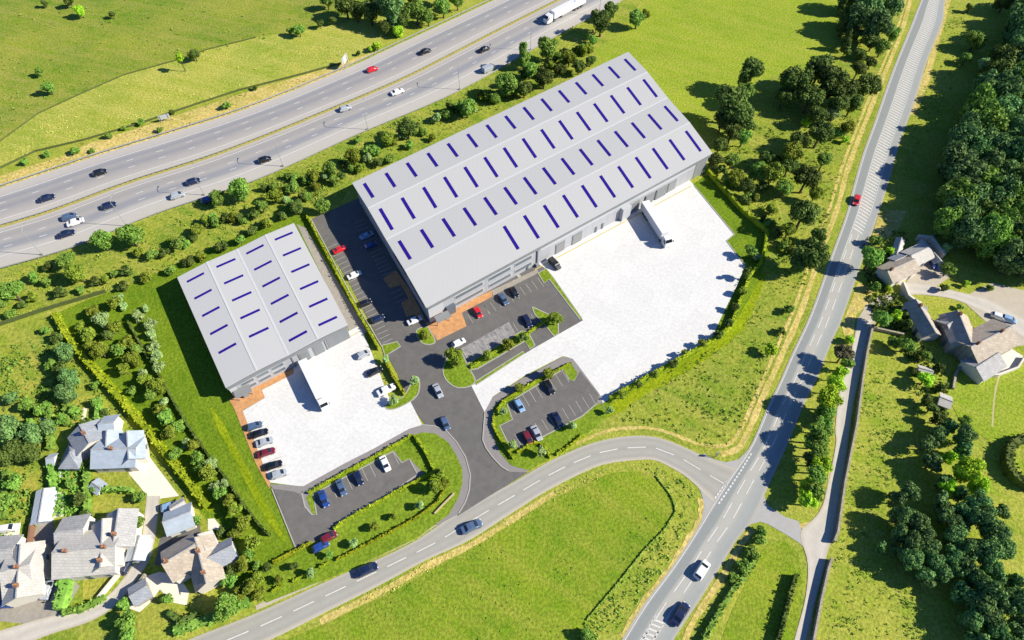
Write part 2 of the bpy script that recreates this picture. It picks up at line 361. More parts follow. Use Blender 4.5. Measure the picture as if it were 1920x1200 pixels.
def dashes(mb, path, on, off, width, z, start=0.0, end=None):
    L = [0]
    for a, b in zip(path, path[1:]): L.append(L[-1] + (b - a).length)
    def at(d):
        for j in range(len(L) - 1):
            if L[j + 1] >= d: return lerp(path[j], path[j + 1], (d - L[j]) / max(L[j + 1] - L[j], 1e-6))
        return path[-1]
    d = start; end = end or L[-1]
    while d < end:
        e = min(d + on, end); k = max(2, int((e - d) / 3) + 1)
        q = [at(lerp(d, e, i / (k - 1))) for i in range(k)]
        a, b = strip(q, width)
        for i in range(k - 1): mb.face([(v.x, v.y, z) for v in (b[i], b[i + 1], a[i + 1], a[i])])
        d = e + off
def kerb(mb, pts, closed=False, sm=False, width=0.25, z=0.17, wpts=None):
    w_ = wpts if wpts else PP(pts)
    if sm: w_ = smooth(w_, closed, 5)
    if closed: w_ = w_ + [w_[0]]
    a, b = strip(w_, width)
    for i in range(len(w_) - 1):
        q = [b[i], b[i + 1], a[i + 1], a[i]]
        mb.prism([Vector(x) for x in q], 0.0, z)

# ------------------------------------------------------------------ ground and fields
b = MB(); N = 3000
b.face([(-N, -N, 0), (N, -N, 0), (N, N, 0), (-N, N, 0)])
tag(b.build('ground', M['meadow']), kind='structure')
sheet('hill_pasture', [(-900, 560), (-60, 292), (0, 267), (73, 213), (160, 173), (233, 140), (333, 113), (387, 93), (480, 70), (560, 58), (640, 44), (700, 20), (740, -20), (900, -90), (700, -160), (-900, -120)], 0.03, 'hill')
sheet('hay_meadow', [(-900, 640), (-60, 335), (0, 318), (67, 286), (160, 264), (265, 233), (367, 198), (450, 171), (560, 143), (650, 118), (720, 84), (690, 40), (640, 44), (560, 58), (480, 70), (387, 93), (333, 113), (233, 140), (160, 173), (73, 213), (0, 267), (-60, 292)], 0.025, 'hay')
sheet('lush_field', [(1120, 90), (1165, 60), (1190, 20), (1250, -20), (1300, -60), (1580, -60), (1570, 60), (1560, 110), (1480, 150), (1400, 160), (1340, 200), (1310, 250), (1150, 250), (1110, 120)], 0.03, 'field')
sheet('roadside_field', [(500, 1215), (620, 1165), (720, 1118), (810, 1070), (890, 1026), (970, 975), (1030, 940), (1110, 900), (1150, 886), (1200, 884), (1235, 900), (1262, 935), (1272, 958), (1245, 995), (1205, 1035), (1160, 1093), (1110, 1160), (1070, 1230), (1040, 1260), (500, 1260)], 0.03, 'field2')
sheet('corner_field', [(1430, 1030), (1470, 1010), (1498, 1040), (1505, 1100), (1490, 1215), (1470, 1260), (1330, 1260), (1370, 1150)], 0.03, 'field2')
sheet('motorway_bank', [(-200, 590), (0, 508), (140, 466), (293, 404), (480, 341), (667, 257), (860, 174), (960, 120), (1167, 4), (1200, -20), (1195, 30), (1130, 70), (1180, 97), (1000, 200), (660, 345), (640, 380), (560, 410), (330, 520), (170, 558), (0, 613), (-200, 690)], 0.02, 'rough')
sheet('village_ground', [(-100, 650), (0, 613), (100, 590), (170, 700), (260, 810), (380, 960), (440, 1060), (340, 1110), (150, 1260), (-100, 1260)], 0.015, 'rough')
sheet('rough_triangle', [(1400, 520), (1440, 470), (1500, 470), (1530, 560), (1440, 745), (1395, 840), (1365, 860), (1300, 842), (1240, 818), (1170, 812), (1110, 800), (1140, 765), (1270, 690), (1370, 620)], 0.02, 'rough')
sheet('copse_floor', [(1330, 290), (1400, 160), (1560, 110), (1590, -40), (1700, -40), (1650, 190), (1600, 330), (1500, 560), (1440, 470), (1400, 380)], 0.035, 'rough')
sheet('dry_verge', [(-80, 380), (0, 330), (120, 292), (170, 268), (260, 240), (350, 210), (470, 170), (600, 132), (700, 98), (640, 133), (470, 204), (330, 250), (190, 293), (0, 356), (-80, 380)], 0.04, 'dry')
sheet('dry_patch', [(1650, 393), (1700, 395), (1685, 430), (1655, 455), (1630, 462)], 0.04, 'dry')
sheet('dry_roadside', [(1608, 530), (1640, 545), (1630, 570), (1605, 590), (1600, 625), (1585, 640), (1578, 612)], 0.04, 'dry')
# verges of dry grass and trodden paths beside the main road
def ribbon(name, pts, width, z, mat, kind='structure'):
    w_ = smooth(PP(pts)); a, b_ = strip(w_, width); m = MB(); k = len(w_)
    for i in range(k):
        f = .25 + .75 * min(1, i / (k * .2), (k - 1 - i) / (k * .2)) if name == 'bright_bank' else 1
        f *= 1 + .12 * math.sin(i * 1.7) + .08 * math.sin(i * .6)
        a[i] = w_[i] + (a[i] - w_[i]) * f; b_[i] = w_[i] + (b_[i] - w_[i]) * f
    for i in range(len(w_) - 1): m.face([(v.x, v.y, z) for v in (b_[i], b_[i + 1], a[i + 1], a[i])])
    return tag(m.build(name, M[mat]), kind=kind)
ribbon('verge', [(1712, -20), (1690, 60), (1656, 145), (1620, 235), (1590, 315), (1570, 390), (1540, 470), (1503, 580), (1468, 660), (1428, 750), (1400, 815), (1382, 842), (1352, 852)], 1.4, 0.045, 'dry')
ribbon('verge', [(1702, -20), (1682, 55), (1647, 142), (1610, 232), (1578, 315), (1556, 390), (1528, 465), (1490, 575), (1455, 655), (1416, 745), (1386, 810), (1360, 835), (1310, 832), (1250, 810), (1200, 802), (1140, 808), (1080, 832)], 0.8, 0.045, 'dry')
ribbon('verge', [(1782, -20), (1757, 70), (1735, 150), (1708, 215)], 2.2, 0.045, 'dry')
ribbon('verge', [(1322, 935), (1322, 970), (1300, 1015), (1262, 1072), (1212, 1140), (1172, 1200)], 3.0, 0.045, 'dry')
ribbon('verge', [(1412, 992), (1390, 1020), (1352, 1085), (1300, 1165), (1280, 1215)], 1.2, 0.045, 'dry')
ribbon('verge', [(1512, 1215), (1519, 1120), (1521, 1060), (1512, 1025), (1480, 998)], 1.2, 0.045, 'dry')
ribbon('verge', [(1470, 978), (1500, 987), (1532, 975), (1550, 940), (1560, 880)], 1.2, 0.045, 'dry')
ribbon('verge', [(600, 1166), (720, 1106), (810, 1057), (890, 1018), (970, 968), (1040, 924)], 1.3, 0.045, 'dry')
ribbon('verge', [(480, 1140), (613, 1081), (763, 1014), (850, 958)], 0.9, 0.045, 'lane')
# ------------------------------------------------------------------ roads
mA, mB = road('motorway', [(-200, 408), (-100, 382), (0, 353), (190, 290), (330, 247), (480, 198), (653, 127), (733, 90), (927, 0), (1060, -64)],
     [(-200, 572), (-100, 540), (0, 503), (140, 462), (293, 400), (480, 337), (667, 253), (860, 170), (1043, 67), (1167, 0), (1290, -66)], 0.06, 'motorway', 90)
mk = MB()
for t_, on, off, wd in ((0.115, 400, 1, 0.22), (0.205, 2, 7, 0.2), (0.305, 2, 7, 0.2), (0.415, 400, 1, 0.2), (0.575, 400, 1, 0.2), (0.675, 2, 7, 0.2), (0.765, 2, 7, 0.2), (0.865, 400, 1, 0.22)):
    dashes(mk, across(mA, mB, t_), on, off, wd, 0.085)
mid = across(mA, mB, 0.497)
a_, b_ = strip(mid, 1.5); m_ = MB()
for i in range(len(mid) - 1): m_.face([(v.x, v.y, 0.09) for v in (b_[i], b_[i + 1], a_[i + 1], a_[i])])
tag(m_.build('median_strip', M['olive_line']), kind='structure')
bar = MB()
a_, b_ = strip(mid, 0.12)
for i in range(len(mid) - 1):
    bar.prism([Vector(q) for q in (b_[i], b_[i + 1], a_[i + 1], a_[i])], 0.55, 0.75)
root = empty('crash_barrier', mid[0]); bo = bar.build('rail', M['steel'], root); bo.location = -mid[0]
ps = MB(); LL = resample(mid, 180)
for q in LL: ps.box(q.x - .07, q.x + .07, q.y - .07, q.y + .07, 0.05, 0.6)
po = ps.build('posts', M['steel'], root); po.location = -mid[0]; po['kind'] = 'stuff'
tag(root, 'steel crash barrier running along the middle of the motorway', 'crash barrier')
lA, lB = road('local_road', [(200, 1265), (360, 1197), (480, 1150), (613, 1090), (763, 1023), (860, 960), (960, 906), (1027, 867), (1093, 837), (1147, 822), (1200, 817), (1243, 823), (1293, 843), (1340, 865), (1385, 880)],
     [(350, 1270), (513, 1197), (613, 1147), (713, 1097), (800, 1050), (880, 1013), (960, 962), (1027, 920), (1107, 880), (1147, 868), (1193, 863), (1227, 863), (1260, 878), (1290, 897), (1345, 948)], 0.06, 'local', 90)
dashes(mk, across(lA, lB, 0.48), 4.2, 2.2, 0.22, 0.10, 2)
gA, gB = road('main_road', [(1764, -80), (1727, 0), (1707, 50), (1673, 133), (1640, 227), (1617, 290), (1597, 360), (1587, 400), (1557, 483), (1520, 587), (1483, 667), (1460, 720), (1440, 760), (1407, 836), (1360, 905), (1322, 965), (1297, 1007), (1257, 1067), (1207, 1133), (1167, 1198), (1125, 1265)],
     [(1800, -80), (1773, 0), (1767, 43), (1740, 110), (1713, 197), (1687, 267), (1670, 327), (1650, 393), (1623, 470), (1603, 530), (1573, 613), (1563, 633), (1533, 707), (1507, 760), (1477, 832), (1440, 913), (1407, 982), (1383, 1010), (1347, 1070), (1307, 1133), (1263, 1200), (1226, 1265)], 0.07, 'main', 120)
# junction aprons
def apron(name, pts, mat, z=0.065):
    return sheet(name, pts, z, mat)[0]
apron('junction_apron', [(1337, 861), (1360, 867), (1384, 862), (1398, 848), (1412, 832), (1420, 850), (1335, 985), (1312, 995), (1317, 966), (1321, 945), (1313, 920), (1300, 903), (1285, 893), (1320, 850)], 'local', 0.055)
M['plain_road'] = plain('junction_asphalt', g(190, 188, 184), 0.85, var=0.06, vscale=0.8, spec=0.1)
bpy.data.objects['junction_apron'].data.materials[0] = M['plain_road']
apron('lane_mouth', [(1425, 912), (1440, 948), (1473, 970), (1497, 977), (1505, 1000), (1513, 1034), (1500, 1019), (1470, 1000), (1440, 983), (1425, 978), (1405, 984), (1395, 960)], 'plain_road', 0.055)
road('farm_lane', [(1607, 600), (1600, 640), (1577, 720), (1566, 800), (1567, 833), (1550, 917), (1540, 953), (1523, 975), (1500, 1000), (1514, 1055), (1510, 1120), (1490, 1197), (1475, 1260)],
     [(1640, 600), (1632, 617), (1613, 700), (1600, 760), (1594, 800), (1585, 870), (1575, 930), (1565, 1000), (1553, 1030), (1545, 1067), (1530, 1123), (1512, 1200), (1500, 1260)], 0.075, 'lane', 60)
# markings: give-way lines, ghost island, hatching
jl = [P(*p) for p in ((1347, 945), (1368, 915), (1392, 878), (1410, 848))]
dashes(mk, jl, 0.6, 0.35, 0.35, 0.10); dashes(mk, [P(1340, 935), P(1362, 903)], 0.6, 0.35, 0.3, 0.10)
for t_ in (0.40, 0.60): dashes(mk, across(gA, gB, t_)[68:], 4, 2.5, 0.22, 0.10)
dashes(mk, across(gA, gB, 0.06), 600, 1, 0.16, 0.10, 0, None)
dashes(mk, across(gA, gB, 0.34)[:78], 600, 1, 0.16, 0.10); dashes(mk, across(gA, gB, 0.74)[:66], 600, 1, 0.14, 0.10)
c1 = across(gA, gB, 0.36); c2 = across(gA, gB, 0.72)
seg1 = resample(c1[:70], 130); seg2 = resample(c2[:70], 130)
for i in range(2, 128):
    p, q = seg1[i - 2], seg2[i]; dashes(mk, [p, q], 50, 1, 0.45, 0.10)
e1 = across(gA, gB, 0.36)[106:]; e2 = across(gA, gB, 0.62)[106:]
def photo_y(p): return 600 - FPX * (p.y * _s - CH * _c) / (p.y * _c + CH * _s)
e1 = [p for p in e1 if photo_y(p) > 1140]; e2 = [p for p in e2 if photo_y(p) > 1150]
e1 = resample(e1, 14); e2 = resample(e2, 14)
for i in range(1, 13): dashes(mk, [e1[i], e2[i + 1]], 50, 1, 0.35, 0.10)
dashes(mk, e1, 99, 1, 0.16, 0.10); dashes(mk, e2, 99, 1, 0.16, 0.10)
tag(mk.build('road_markings', M['white_line']), kind='structure')

# ------------------------------------------------------------------ the estate: lawns, asphalt, concrete, paving
sheet('site_lawn', [(170, 560), (230, 540), (340, 492), (450, 440), (552, 405), (575, 400), (600, 430), (700, 640), (560, 760), (470, 770), (520, 900), (562, 1040), (500, 1120), (440, 1110), (440, 1050), (380, 965), (260, 800), (160, 680), (100, 590)], 0.045, 'lawn')
ribbon('bright_bank', [(100, 585), (128, 632), (165, 680), (210, 730), (262, 792), (320, 862), (372, 928), (396, 960)], 2.4, 0.07, 'bank')
ribbon('bright_bank', [(395, 765), (425, 820), (462, 890), (500, 960), (535, 1015)], 1.6, 0.07, 'bank')
ribbon('bright_bank', [(1435, 510), (1412, 560), (1385, 610), (1335, 655), (1270, 695), (1200, 735), (1140, 775), (1085, 806)], 2.6, 0.07, 'bank')
sheet('site_lawn', [(1300, 345), (1322, 330), (1345, 330), (1390, 400), (1438, 440), (1440, 470), (1425, 520), (1370, 622), (1330, 655), (1150, 752), (1110, 800), (1030, 860), (985, 886), (940, 880), (905, 840), (910, 770), (1100, 740), (1330, 600), (1397, 498), (1340, 420)], 0.05, 'lawn')
sheet('site_asphalt', [(583, 411), (672, 372), (820, 560), (1000, 480), (1025, 503), (1093, 601), (884, 724), (912, 776), (915, 850), (950, 880), (990, 886), (905, 938), (858, 968), (850, 900), (800, 800), (765, 752), (745, 700), (714, 645), (660, 540), (600, 440)], 0.07, 'asphalt')
sheet('shared_path', [(556, 420), (574, 428), (640, 540), (690, 622), (676, 630), (655, 620)], 0.07, 'gravel')
YA = [(1000, 490), (1290, 335), (1302, 349), (1377, 440), (1362, 452), (1377, 472), (1397, 498), (1383, 533), (1350, 600), (1337, 630), (1307, 650), (1260, 677), (1193, 713), (1147, 747), (1130, 756), (1123, 740), (1073, 673), (1055, 668), (983, 705), (924, 744), (909, 774), (884, 724), (1003, 652), (1093, 601), (1025, 505)]
sheet('concrete_yard', YA, 0.10, 'concrete')
YB = [(455, 771), (497, 746), (491, 731), (550, 690), (590, 655), (672, 612), (680, 620), (712, 700), (732, 752), (744, 766), (770, 754), (792, 797), (768, 805), (700, 842), (645, 872), (569, 913), (507, 905)]
sheet('concrete_yard', YB, 0.10, 'concrete')
sheet('brick_paving', [(430, 750), (480, 712), (541, 682), (550, 678), (551, 701), (491, 732), (497, 746), (455, 770), (507, 905), (506, 917), (480, 870), (440, 768)], 0.11, 'orange')
sheet('brick_paving', [(798, 606), (852, 578), (890, 560), (922, 545), (924, 556), (892, 573), (866, 587), (875, 612), (820, 639)], 0.11, 'orange')
sheet('brick_paving', [(718, 523), (742, 507), (770, 545), (800, 605), (776, 590), (762, 595), (752, 568), (766, 560), (752, 535), (731, 540)], 0.11, 'orange')
sheet('footpath', [(923, 556), (922, 545), (1007, 505), (1010, 512)], 0.11, 'gravel')
sheet('paved_bays', [(864, 654), (954, 604), (966, 626), (880, 678)], 0.095, 'pale_bay')
# pavements round the two lower car parks
pavC = [(908, 775), (905, 825), (911, 840), (924, 858), (940, 875), (955, 885), (985, 886), (1040, 850), (1100, 800), (1135, 768), (1124, 739), (1091, 695), (1074, 673), (1054, 670), (1041, 677), (983, 708), (924, 745)]
sheet('pavement', pavC, 0.13, 'pavement', raised=True)
sheet('planted_strip', [(925, 765), (922, 795), (926, 822), (938, 850), (958, 873), (990, 882), (1030, 862), (1100, 815), (1140, 780), (1128, 755), (1118, 760), (1069, 716), (1078, 712), (1083, 700), (1070, 681), (1062, 682), (985, 722), (940, 750)], 0.16, 'lawn2', raised=True)
sheet('car_park', [(951, 759), (966, 748), (1056, 693), (1067, 712), (1078, 716), (1088, 697), (1123, 741), (1119, 757), (1091, 781), (1032, 812), (975, 842), (951, 828), (937, 799), (961, 787)], 0.18, 'asphalt')
pavD = [(505, 908), (569, 912), (645, 870), (700, 842), (768, 804), (792, 797), (814, 799), (836, 807), (856, 829), (873, 857), (882, 890), (880, 919), (873, 941), (858, 965), (820, 985), (770, 960), (600, 1020), (556, 1032), (513, 918)]
sheet('pavement', pavD, 0.12, 'pavement', raised=True)
sheet('planted_strip', [(574, 932), (640, 892), (774, 817), (792, 811), (816, 813), (840, 829), (854, 851), (867, 879), (867, 906), (860, 932), (842, 965), (780, 1010), (640, 1075), (500, 1130), (470, 1090), (560, 1035), (640, 985), (795, 888), (776, 868), (768, 860), (754, 866), (740, 846), (590, 926), (592, 965), (586, 963)], 0.15, 'lawn2', raised=True)
sheet('car_park', [(513, 917), (550, 922), (562, 926), (572, 950), (585, 965), (594, 966), (588, 927), (737, 847), (754, 868), (768, 861), (783, 890), (750, 913), (640, 975), (626, 991), (617, 1018), (600, 1022), (595, 1012), (582, 1018), (557, 1031)], 0.17, 'asphalt')
isl = [
 [(857, 661), (840, 670), (831, 691), (834, 708), (843, 719), (858, 727), (880, 725), (891, 713), (878, 688), (866, 663)],
 [(874, 684), (978, 621), (990, 622), (1003, 648), (994, 655), (984, 640), (895, 692), (882, 694)],
 [(891, 716), (981, 659), (984, 663), (893, 722)],
 [(997, 575), (1029, 590), (1047, 604), (1047, 626), (1038, 630), (1024, 612), (1003, 590)],
 [(1009, 513), (1024, 504), (1037, 520), (1091, 597), (1088, 600), (1030, 524), (1020, 531)],
 [(781, 620), (799, 613), (806, 620), (816, 640), (808, 646), (795, 645), (785, 636)],
 [(716, 648), (745, 641), (751, 650), (735, 660), (722, 668)],
 [(722, 761), (732, 756), (758, 742), (775, 712), (784, 708), (787, 722), (783, 740), (768, 754), (744, 766), (728, 768)],
]
kb = MB()
for k, i in enumerate(isl):
    o, w_ = sheet('planted_island', i, 0.15, 'lawn2', sm=k in (0, 5, 7), raised=True); kerb(kb, None, True, wpts=w_, z=0.155)
for pts in ([(583, 411), (607, 455), (660, 556), (716, 650)], [(566, 925), (572, 950), (585, 965), (594, 966), (588, 927), (640, 899), (737, 847), (754, 868), (768, 861), (783, 890), (750, 913), (640, 975), (626, 991)],
            [(951, 759), (966, 748), (1056, 693), (1067, 712)], [(975, 842), (951, 828), (937, 799), (961, 787), (951, 759)], [(1119, 757), (1091, 781), (1032, 812), (975, 842)],
            [(510, 917), (556, 1031)], [(909, 774), (905, 825), (911, 840), (924, 858), (940, 875), (953, 883)], [(792, 797), (814, 799), (836, 807), (856, 829), (873, 857), (882, 890), (880, 919), (873, 941), (860, 963)],
            [(1302, 349), (1377, 440), (1362, 452), (1397, 498)]):
    kerb(kb, pts, z=0.2)
tag(kb.build('kerb', M['kerb']), kind='structure')
bl = MB()
def bays(a, b, n, v, z=0.095, wd=0.13, skip=()):
    for i in range(n + 1):
        if i in skip: continue
        x, y = lerp(a[0], b[0], i / n), lerp(a[1], b[1], i / n)
        dashes(bl, [P(x, y), P(x + v[0], y + v[1])], 50, 1, wd, z)
bays((877, 590), (908, 573), 3, (10, 16)); bays((908, 573), (1008, 521), 9, (11, 16)); bays((962, 606), (996, 590), 3, (9, 15))
bays((663, 420), (716, 518), 14, (21, -9)); bays((733, 551), (748, 577), 3, (19, -9)); bays((614, 466), (722, 652), 23, (19, -9))
bays((955, 756), (1054, 696), 8, (13, 21), 0.2); bays((965, 815), (1105, 739), 11, (12, 20), 0.2); bays((592, 926), (737, 848), 10, (11, 23), 0.19)
bays((472, 800), (520, 899), 6, (24, -10), 0.115, 0.12)
bays((866, 656), (954, 606), 7, (11, 19), 0.11, .18)
for i in range(7):
    for k in range(3):
        x, y = 866 + 12.6 * (i + .25 * k + .2), 656 - 7.1 * (i + .25 * k + .2)
        if i % 2: dashes(bl, [P(x + 1, y + 3), P(x + 9, y + 12)], 50, 1, .14, .11)
tag(bl.build('bay_markings', M['site_line']), kind='structure')
dk = MB(); dashes(dk, PP([(1003, 506), (1296, 349)]), 400, 1, 0.3, 0.12); dashes(dk, PP([(590, 668), (676, 621)]), 400, 1, 0.25, 0.12)
tag(dk.build('dock_line', M['yellow_line']), kind='structure')
for o_ in (YA, YB): pass
# ------------------------------------------------------------------ village and farm surfaces
sheet('courtyard', [(231, 874), (252, 868), (254, 824), (266, 838), (336, 930), (300, 935), (277, 932), (262, 912), (243, 890)], 0.05, 'cream')
for q_ in ([(62, 800), (88, 770), (95, 790), (72, 850)], [(112, 770), (125, 765), (122, 815), (112, 815)], [(135, 745), (170, 742), (160, 775), (148, 800), (132, 790)],
           [(197, 755), (212, 772), (228, 788), (197, 790)], [(60, 870), (80, 875), (70, 912), (56, 912)], [(20, 690), (60, 660), (90, 700), (40, 760)], [(0, 770), (40, 750), (30, 820), (0, 830)], [(120, 880), (160, 876), (166, 900), (128, 915)]):
    sheet('garden_lawn', q_, 0.055, 'garden')
for q_ in ([(74, 786), (92, 778), (95, 803), (72, 808)], [(155, 765), (164, 765), (160, 790), (153, 791)], [(2, 984), (40, 980), (36, 1006), (4, 1010)], [(390, 973), (402, 972), (418, 992), (390, 994)], [(100, 880), (112, 878), (122, 892), (114, 896)]):
    sheet('patio', q_, 0.06, 'cream')
sheet('back_yard', [(320, 948), (345, 935), (352, 950), (305, 975), (300, 960)], 0.055, 'asphalt')
road('village_lane', [(275, 930), (272, 960), (266, 1010), (255, 1050), (205, 1115), (150, 1140), (60, 1165), (-60, 1200)], [(300, 930), (297, 965), (290, 1015), (275, 1060), (222, 1130), (170, 1165), (80, 1195), (-40, 1250)], 0.06, 'lane', 40)
sheet('driveway', [(80, 1070), (130, 1075), (150, 1100), (120, 1150), (50, 1170), (0, 1165), (-30, 1120), (0, 1110), (55, 1110)], 0.05, 'gravel')
sheet('courtyard', [(275, 1080), (300, 1072), (335, 1080), (355, 1110), (350, 1135), (325, 1130), (300, 1105), (282, 1130), (262, 1148), (240, 1140)], 0.05, 'cream')
sheet('back_yard', [(70, 980), (100, 980), (100, 1030), (90, 1078), (50, 1080), (60, 1020)], 0.05, 'gravel')
sheet('back_yard', [(90, 920), (120, 925), (120, 968), (95, 972)], 0.05, 'cream')
sheet('back_yard', [(300, 1010), (370, 965), (380, 1010), (310, 1060), (290, 1060)], 0.05, 'asphalt')
sheet('garden_lawn', [(173, 880), (238, 878), (250, 905), (245, 918), (190, 915), (172, 900)], 0.06, 'garden')
sheet('garden_lawn', [(165, 925), (235, 925), (275, 940), (272, 948), (170, 962)], 0.06, 'garden')
sheet('garden_lawn', [(155, 1080), (208, 1078), (195, 1120), (155, 1125)], 0.06, 'garden')
sheet('garden_lawn', [(255, 1155), (295, 1130), (340, 1145), (365, 1150), (355, 1170), (260, 1195)], 0.06, 'garden')
sheet('garden_lawn', [(30, 880), (75, 880), (55, 980), (20, 980)], 0.06, 'garden')
sheet('garden_lawn', [(200, 1050), (232, 1048), (225, 1075), (208, 1072)], 0.06, 'garden')
road('farm_drive', [(1685, 530), (1730, 532), (1800, 548), (1850, 560), (1890, 580), (1960, 620)], [(1690, 555), (1730, 553), (1790, 562), (1835, 582), (1865, 598), (1940, 650)], 0.06, 'lane', 30)
sheet('farm_yard', [(1800, 560), (1860, 530), (1920, 545), (1990, 560), (1990, 640), (1900, 650), (1850, 605)], 0.05, 'lane')
sheet('farm_yard', [(1715, 470), (1770, 490), (1780, 520), (1745, 545), (1700, 530)], 0.05, 'lane')
sheet('farm_yard', [(1607, 600), (1625, 570), (1650, 555), (1680, 552), (1668, 568), (1640, 585), (1640, 612)], 0.055, 'lane')
sheet('patio', [(1850, 665), (1890, 650), (1918, 668), (1905, 690), (1865, 705), (1845, 706)], 0.07, 'cream')
M['lane_stone'] = plain('worn_path', g(206, 194, 140), .9)
ribbon('garden_path', [(1873, 705), (1865, 740), (1860, 800)], 0.35, 0.06, 'lane_stone')
sheet('garden_lawn', [(1790, 690), (1845, 706), (1910, 690), (1990, 670), (1990, 790), (1860, 830), (1800, 790), (1775, 740)], 0.05, 'field')
sheet('garden_lawn', [(1885, 860), (1905, 852), (1940, 870), (1930, 905), (1900, 900)], 0.06, 'field')

# ------------------------------------------------------------------ warehouses
UP = Vector((0, 0, 1))
def warehouse(tagtext, NW, NE, SE, SW, ze, prof, along, mats, rows, name='warehouse'):
    """corners in photo pixels at eave height; prof = [(v, dz)] across; along=True: ridges run W-E"""
    c = {k: P(*p, ze) for k, p in dict(nw=NW, ne=NE, se=SE, sw=SW).items()}
    cen = (c['nw'] + c['ne'] + c['se'] + c['sw']) / 4; cen.z = 0
    root = empty(name, cen); tag(root, *tagtext)
    def at(u, v, z=0.0, inset=0.0):                     # u along the ridges, v across them
        if along: p = lerp(lerp(c['nw'], c['ne'], u), lerp(c['sw'], c['se'], u), v)
        else: p = lerp(lerp(c['nw'], c['sw'], u), lerp(c['ne'], c['se'], u), v)
        return Vector((p.x - cen.x, p.y - cen.y, z))
    def h(v):
        for (a, za), (b, zb) in zip(prof, prof[1:]):
            if a <= v <= b: return ze + lerp(za, zb, (v - a) / (b - a))
        return ze
    r = MB(); th = 0.18
    n = 24
    for (a, za), (b, zb) in zip(prof, prof[1:]):
        for i in range(n):
            u0, u1 = i / n, (i + 1) / n
            r.face([at(u0, a, ze + za), at(u0, b, ze + zb), at(u1, b, ze + zb), at(u1, a, ze + za)])
        for u in (0, 1): r.face([at(u, a, ze + za), at(u, b, ze + zb), at(u, b, ze + zb - th), at(u, a, ze + za - th)])
    for v in (0, 1): r.face([at(0, v, ze), at(1, v, ze), at(1, v, ze - th), at(0, v, ze - th)])
    ro = r.build('roof', M[mats[0]], root)
    me = ro.data; bm = bmesh.new(); bm.from_mesh(me); bmesh.ops.remove_doubles(bm, verts=bm.verts, dist=1e-4); bmesh.ops.recalc_face_normals(bm, faces=bm.faces); bm.to_mesh(me); bm.free()
    # ridge cappings and valley gutters
    for (v, dz) in prof[1:-1]:
        g_ = MB(); q0, q1 = at(0, v, ze + dz + .05), at(1, v, ze + dz + .05); d = at(0, v + .004) - at(0, v - .004); d = d.normalized() * .28
        g_.face([q0 - d, q1 - d, q1 + d, q0 + d]); g_.face([q0 - d, q0 + d, q0 + d - UP * .1, q0 - d - UP * .1])
        g_.build('valley_gutter' if dz < 1 else 'ridge_cap', M['gutter'], ro)
    # walls
    m = 0.006; wl = MB(); vs = [p[0] for p in prof]; vs[0] = 0.012; vs[-1] = 0.988
    u0, u1 = m, 1 - m
    for u in (u0, u1):
        for a, b in zip(vs, vs[1:]): wl.face([at(u, a, 0), at(u, b, 0), at(u, b, h(b) - th), at(u, a, h(a) - th)])
    for v in (vs[0], vs[-1]): wl.face([at(u0, v, 0), at(u1, v, 0), at(u1, v, ze - .1), at(u0, v, ze - .1)])
    wl.build('wall', M[mats[1]], root)
    for (v0, v1, us) in rows:                           # each rooflight a part of its own
        for u in us:
            s_ = MB(); du = 0.0045 if along else 0.009; 
            k = 3
            for j in range(k):
                a, b = lerp(v0, v1, j / k), lerp(v0, v1, (j + 1) / k)
                q = [at(u - du, a, h(a) + .07), at(u - du, b, h(b) + .07), at(u + du, b, h(b) + .07), at(u + du, a, h(a) + .07)]
                s_.face(q)
                s_.face([q[0], q[1], q[1] - UP * .07, q[0] - UP * .07]); s_.face([q[3], q[2], q[2] - UP * .07, q[3] - UP * .07])
            s_.build('skylight', M['skylight'], root)
    return root, at, h
def wall_panel(root, a, b, z0, z1, proud, name, mat, n=1, parent=None):
    """thin box on the wall line a->b (local), pushed outward by proud"""
    d = (b - a).normalized(); o = Vector((d.y, -d.x, 0))
    m = MB(); pts = [a, b, b + o * proud, a + o * proud]
    m.prism([Vector(p) for p in pts], z0, z1)
    m.face([Vector((p.x, p.y, z0)) for p in pts])
    return m.build(name, M[mat] if isinstance(mat, str) else mat, parent or root)
us15 = [(i + .5) / 15 * 0.985 for i in range(15)]
us15 = [0.028 + 0.0672 * i for i in range(15)]
rw = [(0.05, 0.19, us15), (0.29, 0.46, us15), (0.55, 0.70, us15), (0.79, 0.955, us15[4:])]
W1, at1, h1 = warehouse(('huge light grey warehouse with four rows of violet skylights', 'warehouse'), (660, 343), (1178, 97), (1336, 287), (799, 577), 7.8,
    [(0, 0), (0.25, .95), (0.5, 0.45), (0.75, .95), (1, 0)], True, ('roof_a', 'wall_metal'), rw)
F = lambda u: at1(u, 0.988)
wall_panel(W1, at1(0.004, .99), at1(.996, .99), 6.3, 7.6, 0.35, 'fascia', 'dark_clad')
wall_panel(W1, F(0.006), F(0.05), 0, 6.3, 0.06, 'corner_panel', 'white_clad')
for i, (a, b) in enumerate(((0.085, .175), (.19, .265), (.275, .335))):
    for z in (1.2, 3.9):
        f_ = wall_panel(W1, F(a), F(b), z, z + 1.5, 0.08, 'window_band', 'white_clad')
        wall_panel(W1, F(a + .002), F(b - .004), z + .2, z + 1.3, 0.11, 'glazing', 'window', parent=f_)
wall_panel(W1, F(0.055), F(0.08), 0, 3.2, 0.9, 'entrance_porch', 'navy_clad')
wall_panel(W1, F(0.28), F(0.29), 0, 0.2, 1, 'step', 'kerb')
wall_panel(W1, F(0.348), F(0.352), 0, 6.3, 0.25, 'downpipe', 'navy_clad')
wall_panel(W1, F(0.343), F(0.353), 0, 1.0, 0.9, 'meter_box', 'door_grey')
def u_at(px):                                            # place along the wall from a photo x
    for i in range(1001):
        q = F(i / 1000) + W1.location; d = q.y * _c + CH * _s
        if 960 + FPX * q.x / d >= px: return i / 1000
    return 1
